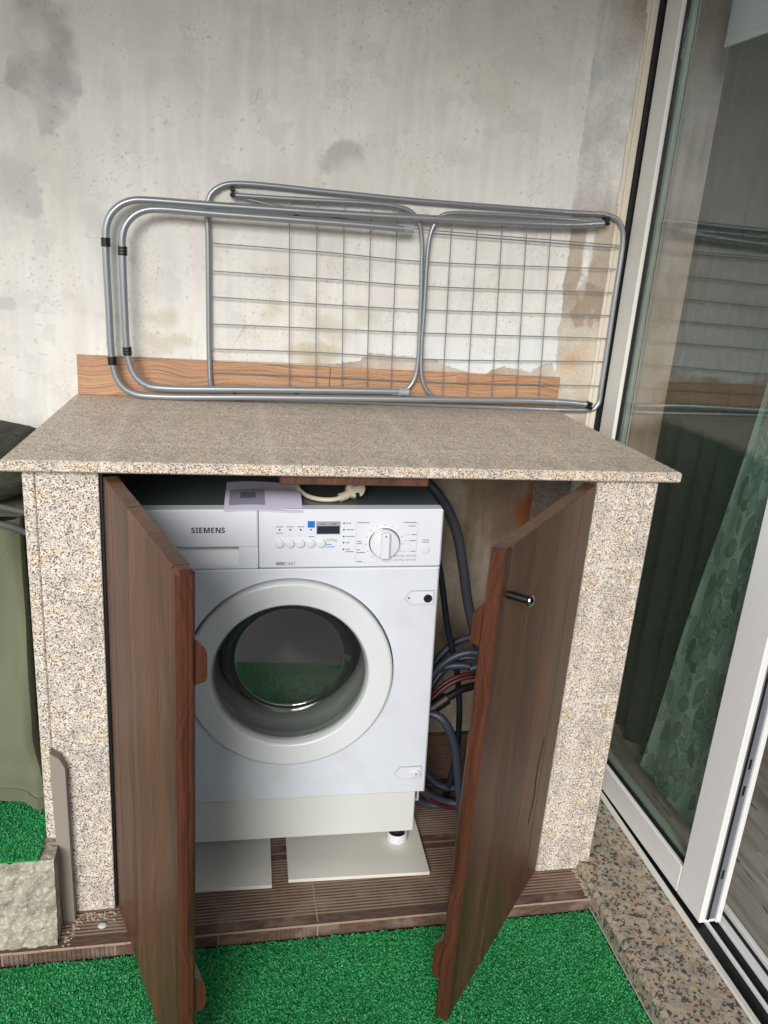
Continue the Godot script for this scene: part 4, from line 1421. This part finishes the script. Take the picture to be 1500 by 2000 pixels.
func build_machine_surroundings() -> void:
	# things lying on the machine follow its slight lean
	var lean := Vector3(0, -0.059, 0.031)
	var org := Vector3(0.788, 0, -0.0695)
	var lf := thing("leaflet", "folded lavender white leaflet with a grey picture lying on the washing machine", "leaflet", org, lean)
	var shape := func(u: float, v: float) -> Vector3:
		var x := lerpf(-0.4100, -0.2665, u) + lerpf(0.0, -0.003, v)
		var z := lerpf(0.0065, -0.172, v)
		var lift := 0.0012 + 0.010 * pow(sin(PI * clampf(v * 1.15, 0, 1)), 2) * (0.5 + 0.5 * u) + 0.002 * sin(u * 5.0)
		if z > 0.0:
			lift -= z * 0.3
		return Vector3(x, 0.8335 + lift, z)
	var st := mb()
	sheet(st, 16, 16, shape)
	sheet(st, 16, 16, func(u: float, v: float) -> Vector3: return shape.call(u, v) - Vector3(0, 0.0009, 0))
	sheet(st, 16, 1, func(u: float, v: float) -> Vector3: return shape.call(u, 0.0) - Vector3(0, 0.0009 * v, 0))
	obj("paper", st, M.paper, lf)
	var pg := mb()
	sheet(pg, 8, 8, func(u: float, v: float) -> Vector3: return shape.call(lerpf(0.06, 0.52, u), lerpf(0.12, 0.62, v)) + Vector3(0, 0.0004, 0))
	obj("printed_picture", pg, M.paper_grey, lf)
	var pd := mb()
	sheet(pd, 6, 4, func(u: float, v: float) -> Vector3: return shape.call(lerpf(0.20, 0.40, u), lerpf(0.28, 0.46, v)) + Vector3(0, 0.0007, 0))
	obj("printed_picture", pd, M.paper_dark, lf)
	# mains plug and its cord
	var pl := thing("power_plug", "cream mains plug with round pin face and cord lying on the washing machine", "plug", org, lean)
	var cd := mb()
	tube(cd, curve([Vector3(-0.272, 0.8385, -0.155), Vector3(-0.268, 0.8385, -0.105), Vector3(-0.252, 0.838, -0.065), Vector3(-0.230, 0.838, -0.047), Vector3(-0.205, 0.8385, -0.045), Vector3(-0.188, 0.842, -0.050)], 0.006), 0.0046, 10)
	obj("cord", cd, M.plug, pl)
	var pb := mb()
	var face := Transform3D(Basis.looking_at(Vector3(-0.25, -0.50, -0.83), Vector3.UP), Vector3(-0.165, 0.8535, -0.062))
	# the basis looks away, so +z of it points at the viewer
	lathe(pb, [Vector2(0.0, -0.020), Vector2(0.010, -0.020), Vector2(0.016, -0.010), Vector2(0.0185, 0.0), Vector2(0.0185, 0.010), Vector2(0.0175, 0.012), Vector2(0.0, 0.012)], 28, face)
	tube(pb, [Vector3(-0.194, 0.841, -0.049), Vector3(-0.184, 0.843, -0.053), Vector3(-0.172, 0.848, -0.060)], 0.0085, 12)
	obj("plug_body", pb, M.plug, pl)
	var pp := mb()
	for sx in [-0.0095, 0.0095]:
		cyl(pp, 0.0024, 0.012, 0.031, 10, face * Transform3D(Basis(), Vector3(sx, 0.001, 0)))
	obj("plug_pin", pp, M.chrome, pl)
	var pe := mb()
	cyl(pe, 0.0035, 0.0118, 0.0126, 10, face * Transform3D(Basis(), Vector3(0, 0.009, 0)), 0.0003)
	box(pe, Vector3(-0.004, -0.0185, 0.004), Vector3(0.004, -0.010, 0.0128), 0.0006, face)
	obj("earth_contact", pe, M.dark, pl)
	# boards under the machine
	var b1 := mb()
	box(b1, Vector3(-0.154, 0.0, -0.44), Vector3(0.154, 0.0078, 0.0), 0.0006)
	var w1 := single("white_board", "white board under the right foot of the washing machine", "board", b1, M.board)
	w1.position = Vector3(0.6495, 0.0002, -0.0435)
	w1.rotation.y = -0.035
	var b2 := mb()
	box(b2, Vector3(-0.11, 0.0, -0.44), Vector3(0.11, 0.0078, 0.0), 0.0006)
	var w2 := single("white_board", "white board half hidden by the left wooden door", "board", b2, M.board)
	w2.position = Vector3(0.3505, 0.0002, -0.0415)
	w2.rotation.y = -0.035
	# hoses
	var h1 := mb()
	tube(h1, curve([Vector3(0.74, 0.815, -0.42), Vector3(0.786, 0.812, -0.36), Vector3(0.8120, 0.793, -0.335), Vector3(0.8420, 0.757, -0.33), Vector3(0.8765, 0.690, -0.33), Vector3(0.9005, 0.603, -0.33), Vector3(0.9225, 0.512, -0.33), Vector3(0.953, 0.417, -0.33), Vector3(0.975, 0.340, -0.33), Vector3(0.985, 0.20, -0.34), Vector3(0.98, 0.05, -0.36)], 0.004), 0.0115, 12, false, 0.0009)
	single("drain_hose", "thick ribbed grey drain hose arching from the washing machine top down the wall", "hose", h1, M.hose_grey)
	var h2 := mb()
	tube(h2, curve([Vector3(0.800, 0.72, -0.26), Vector3(0.8260, 0.6125, -0.25), Vector3(0.8539, 0.4869, -0.25), Vector3(0.883, 0.39, -0.25), Vector3(0.905, 0.27, -0.255), Vector3(0.91, 0.12, -0.26), Vector3(0.90, 0.02, -0.27)], 0.01), 0.0072, 10)
	single("dark_hose", "thin straight dark blue hose running down beside the washing machine", "hose", h2, M.hose_dark)
	rng.seed = 91
	var coil := []
	for i in 112:
		var a := i * TAU / 26.0
		var rr := 0.135 + 0.022 * sin(i * 0.31) + rng.randf_range(-0.002, 0.002)
		var zc := -0.30 + 0.12 * float(i) / 112.0 + 0.012 * sin(i * 0.7)
		coil.append(Vector3(0.905 + rr * 0.92 * cos(a) + 0.012 * sin(i * 0.17), maxf(0.225 + rr * 1.36 * sin(a) + 0.02 * cos(i * 0.23), 0.012 + 0.0), zc))
	var h3 := mb()
	tube(h3, curve(coil, 0.012), 0.0088, 10)
	single("coiled_hose", "braided blue grey water hose wound in a coil beside the washing machine", "hose", h3, M.hose_braid)
	var red := []
	for i in 40:
		var a := 0.4 + i * TAU / 26.0
		red.append(Vector3(0.905 + 0.128 * cos(a), maxf(0.222 + 0.178 * sin(a), 0.020), -0.205 + 0.02 * float(i) / 40.0))
	var h4 := mb()
	tube(h4, curve(red, 0.012), 0.0052, 8)
	single("red_hose", "thin dark red hose looped among the coiled blue grey hose", "hose", h4, M.hose_red)
	var h5 := mb()
	tube(h5, curve([Vector3(0.795, 0.33, -0.165), Vector3(0.828, 0.322, -0.150), Vector3(0.858, 0.270, -0.140), Vector3(0.872, 0.205, -0.135), Vector3(0.884, 0.13, -0.13), Vector3(0.897, 0.06, -0.125), Vector3(0.912, 0.012, -0.12)], 0.01), 0.0098, 12)
	single("braided_hose", "braided hose end hanging down in front of the hose coil", "hose", h5, M.hose_braid)
	var cp := thing("hose_coupling", "dark plastic hose coupling with a red ring beside the washing machine", "hose coupling")
	var c1 := mb()
	tube(c1, [Vector3(0.815, 0.335, -0.175), Vector3(0.846, 0.356, -0.178)], 0.0145, 14)
	tube(c1, [Vector3(0.846, 0.356, -0.178), Vector3(0.880, 0.372, -0.185), Vector3(0.93, 0.375, -0.20)], 0.009, 12)
	obj("coupling_body", c1, M.dark, cp)
	var c2 := mb()
	tube(c2, [Vector3(0.803, 0.327, -0.174), Vector3(0.816, 0.3357, -0.1751)], 0.0155, 14)
	obj("coupling_ring", c2, M.hose_red, cp)

func build_rack() -> void:
	var r := thing("clothes_rack", "folded silver metal clothes drying rack leaning on the wall atop the worktop", "drying rack")
	var spec := {
		"main_frame": [-0.560, 0.0060, "0.368,1.400 0.342,1.392 0.324,1.377 0.317,1.359 0.318,1.270 0.323,0.992 0.326,0.966 0.335,0.947 0.358,0.9385 0.671,0.9385 0.939,0.9385 1.250,0.939 1.278,0.943 1.287,0.956 1.288,0.999 1.287,1.195 1.285,1.350 1.279,1.375 1.264,1.394 1.236,1.403 1.145,1.402 0.785,1.398 0.584,1.400"],
		"left_wing": [-0.549, 0.0050, "0.366,1.377 0.484,1.379 0.668,1.384 0.727,1.382 0.760,1.374 0.780,1.354 0.791,1.314 0.795,1.267 0.801,1.168 0.805,1.034 0.800,0.999 0.784,0.976 0.741,0.962 0.546,0.952 0.375,0.949"],
		"right_wing": [-0.549, 0.0050, "1.224,1.386 1.142,1.386 0.948,1.382 0.852,1.377 0.831,1.370 0.816,1.349 0.809,1.325 0.807,1.268 0.810,1.168 0.812,1.066 0.818,1.008 0.828,0.983 0.847,0.962 0.881,0.956 1.051,0.957 1.248,0.954"],
		"outer_leg": [-0.535, 0.0078, "1.217,1.383 1.139,1.374 0.783,1.362 0.640,1.358 0.332,1.353 0.191,1.352 0.167,1.350 0.142,1.340 0.121,1.320 0.111,1.296 0.108,1.256 0.110,1.130 0.113,1.020 0.120,0.983 0.137,0.956 0.164,0.943 0.200,0.940 0.427,0.946 0.666,0.952 0.930,0.958 1.158,0.962 1.241,0.958"],
		"inner_leg": [-0.5195, 0.0078, "0.743,1.336 0.640,1.337 0.332,1.336 0.217,1.336 0.194,1.333 0.170,1.322 0.152,1.302 0.144,1.279 0.143,1.238 0.144,1.133 0.147,1.040 0.153,1.009 0.166,0.983 0.190,0.966 0.221,0.962 0.426,0.967 0.662,0.973 0.760,0.975"],
		"strut": [-0.5545, 0.0030, "0.369,1.376 0.496,1.358 0.644,1.344 0.750,1.338"],
	}
	var nodes := {}
	for k in spec:
		var st := mb()
		var q: Array = spec[k]
		var c := curve(parse(q[2], q[0]), 0.008, k == "main_frame")
		if k == "main_frame":
			c = c.map(func(p: Vector3) -> Vector3: return p)
		tube(st, c, q[1], 12, k == "main_frame")
		nodes[k] = obj(k, st, M.tube, r)
	var s2 := mb()
	tube(s2, curve(parse("0.369,1.379 0.485,1.362 0.575,1.361", -0.562), 0.02), 0.0022, 8)
	obj("strut", s2, M.tube, r)
	for s in "0.326,1.276 0.590,1.274 0.794,1.269 1.275,1.284;0.324,1.218 0.592,1.217 0.798,1.215 1.275,1.229;0.324,1.163 0.596,1.161 0.803,1.162 1.278,1.175;0.325,1.104 0.598,1.107 0.808,1.109 1.280,1.120;0.325,1.049 0.601,1.052 0.811,1.048 1.281,1.063;0.326,0.996 0.604,0.996 0.816,0.994 1.281,1.002;0.575,1.340 0.808,1.338 1.275,1.338;0.808,1.331 1.275,1.332".split(";"):
		var st := mb()
		tube(st, curve(parse(s, -0.5545), 0.05), 0.0012, 6)
		obj("wire", st, M.wire, r)
	for s in "0.490,1.375 0.504,0.955;0.550,1.376 0.566,0.955;0.610,1.378 0.628,0.956;0.670,1.381 0.688,0.958;0.730,1.380 0.746,0.964;0.857,1.374 0.874,0.959;0.918,1.376 0.937,0.957;0.977,1.379 1.000,0.957;1.036,1.381 1.064,0.957;1.096,1.383 1.123,0.957".split(";"):
		var st := mb()
		tube(st, parse(s, -0.5520), 0.0011, 6)
		obj("wire", st, M.wire, r)
	# black plastic rings on the legs
	for q in [["outer_leg", Vector3(0.108, 1.263, -0.535), Vector3(0.001, 1, 0)], ["outer_leg", Vector3(0.1135, 1.016, -0.535), Vector3(-0.02, 1, 0)], ["inner_leg", Vector3(0.143, 1.248, -0.521), Vector3(0.0, 1, 0)], ["inner_leg", Vector3(0.147, 1.040, -0.521), Vector3(-0.04, 1, 0)]]:
		var st := mb()
		var dir: Vector3 = q[2].normalized()
		for i in 3:
			var p: Vector3 = q[1] + dir * (i - 1) * 0.0062
			tube(st, [p - dir * 0.0028, p - dir * 0.0016, p + dir * 0.0016, p + dir * 0.0028], 0.0096, 14)
		tube(st, [q[1] - dir * 0.009, q[1] + dir * 0.009], 0.0088, 14)
		obj("ring", st, M.clip, nodes[q[0]])
	# corner clips
	for q in [[0.368, 1.388], [0.368, 1.377], [1.230, 1.394], [1.231, 1.384], [1.257, 0.9575], [1.258, 0.9475], [0.506, 1.3475], [0.521, 0.9570], [0.379, 0.9560]]:
		var st := mb()
		box(st, Vector3(q[0] - 0.005, q[1] - 0.0045, -0.566), Vector3(q[0] + 0.005, q[1] + 0.0045, -0.5365), 0.0025)
		obj("clip", st, M.clip, r)
	for q in [[Vector3(0.727, 1.336, -0.521), Vector3(0.763, 1.338, -0.523)], [Vector3(0.742, 0.9745, -0.521), Vector3(0.782, 0.974, -0.523)]]:
		var st := mb()
		tube(st, [q[0], q[1]], 0.0090, 14)
		tube(st, [q[1] - (q[1] - q[0]) * 0.62, q[1] - (q[1] - q[0]) * 0.48], 0.0102, 14)
		obj("fitting", st, M.fitting, r)

func blade_mesh() -> ArrayMesh:
	var st := mb()
	for a in [0.0, 1.6]:
		var w := Vector3(cos(a), 0, sin(a)) * 0.0017
		var n := Vector3(-sin(a), 0.6, cos(a)).normalized()
		var mid := Vector3(sin(a) * 0.0006, 0.0042, -cos(a) * 0.0006)
		var tip := Vector3(sin(a) * 0.0026, 0.0074, -cos(a) * 0.0026)
		for t in [[-w, w, mid + w * 0.8], [-w, mid + w * 0.8, mid - w * 0.8], [mid - w * 0.8, mid + w * 0.8, tip]]:
			tri(st, t[0], t[1], t[2], n)
	var me := st.commit()
	me.surface_set_material(0, M.turf)
	return me

func pile(parent: Node3D, blade: Mesh, x0: float, x1: float, z0: float, z1: float, y: float, per_m2: float, s: int, tall: float) -> void:
	rng.seed = s
	var mm := MultiMesh.new()
	mm.transform_format = MultiMesh.TRANSFORM_3D
	mm.use_colors = true
	mm.mesh = blade
	var n := int((x1 - x0) * (z1 - z0) * per_m2)
	mm.instance_count = n
	var lowf := nz(s + 1, 5.0, 3)
	for i in n:
		var x := rng.randf_range(x0, x1)
		var z := rng.randf_range(z0, z1)
		var l := lowf.get_noise_2d(x, z)
		var b := Basis.from_euler(Vector3(rng.randf_range(-0.4, 0.4), rng.randf() * TAU, rng.randf_range(-0.4, 0.4)))
		b = b.scaled(Vector3(1.0, 0.48, 1.0) * rng.randf_range(0.85, 1.15) * tall)
		mm.set_instance_transform(i, Transform3D(b, Vector3(x, y, z)))
		var t := clampf(rng.randfn(0.55, 0.18) + l * 0.30, 0, 1)
		var c := Color(0.014, 0.20, 0.060).lerp(Color(0.036, 0.38, 0.120), t)
		if rng.randf() < 0.03:
			c = c.lerp(Color(0.30, 0.42, 0.24), 0.5)
		mm.set_instance_color(i, c)
	var o := MultiMeshInstance3D.new()
	o.name = "pile"
	o.multimesh = mm
	o.set_meta("kind", "stuff")
	parent.add_child(o)

func build_turf() -> void:
	var blade := blade_mesh()
	var t := thing("turf_mat", "bright green artificial turf covering the floor before the cupboard", "artificial turf")
	obj("backing", bx(-1.70, -0.0335, 0.0725, 1.135, -0.030, 0.75, 0.001), M.turf_base, t)
	pile(t, blade, -0.7, 1.134, 0.0735, 0.745, -0.0301, 95000, 71, 1.0)
	var s := thing("turf_piece", "green artificial turf piece lying on the concrete step below the khaki cover", "artificial turf")
	obj("backing", bx(-0.65, 0.1872, -0.46, 0.026, 0.190, 0.048, 0.001), M.turf_base, s)
	pile(s, blade, -0.32, 0.0255, -0.20, 0.0475, 0.190, 95000, 81, 0.9)
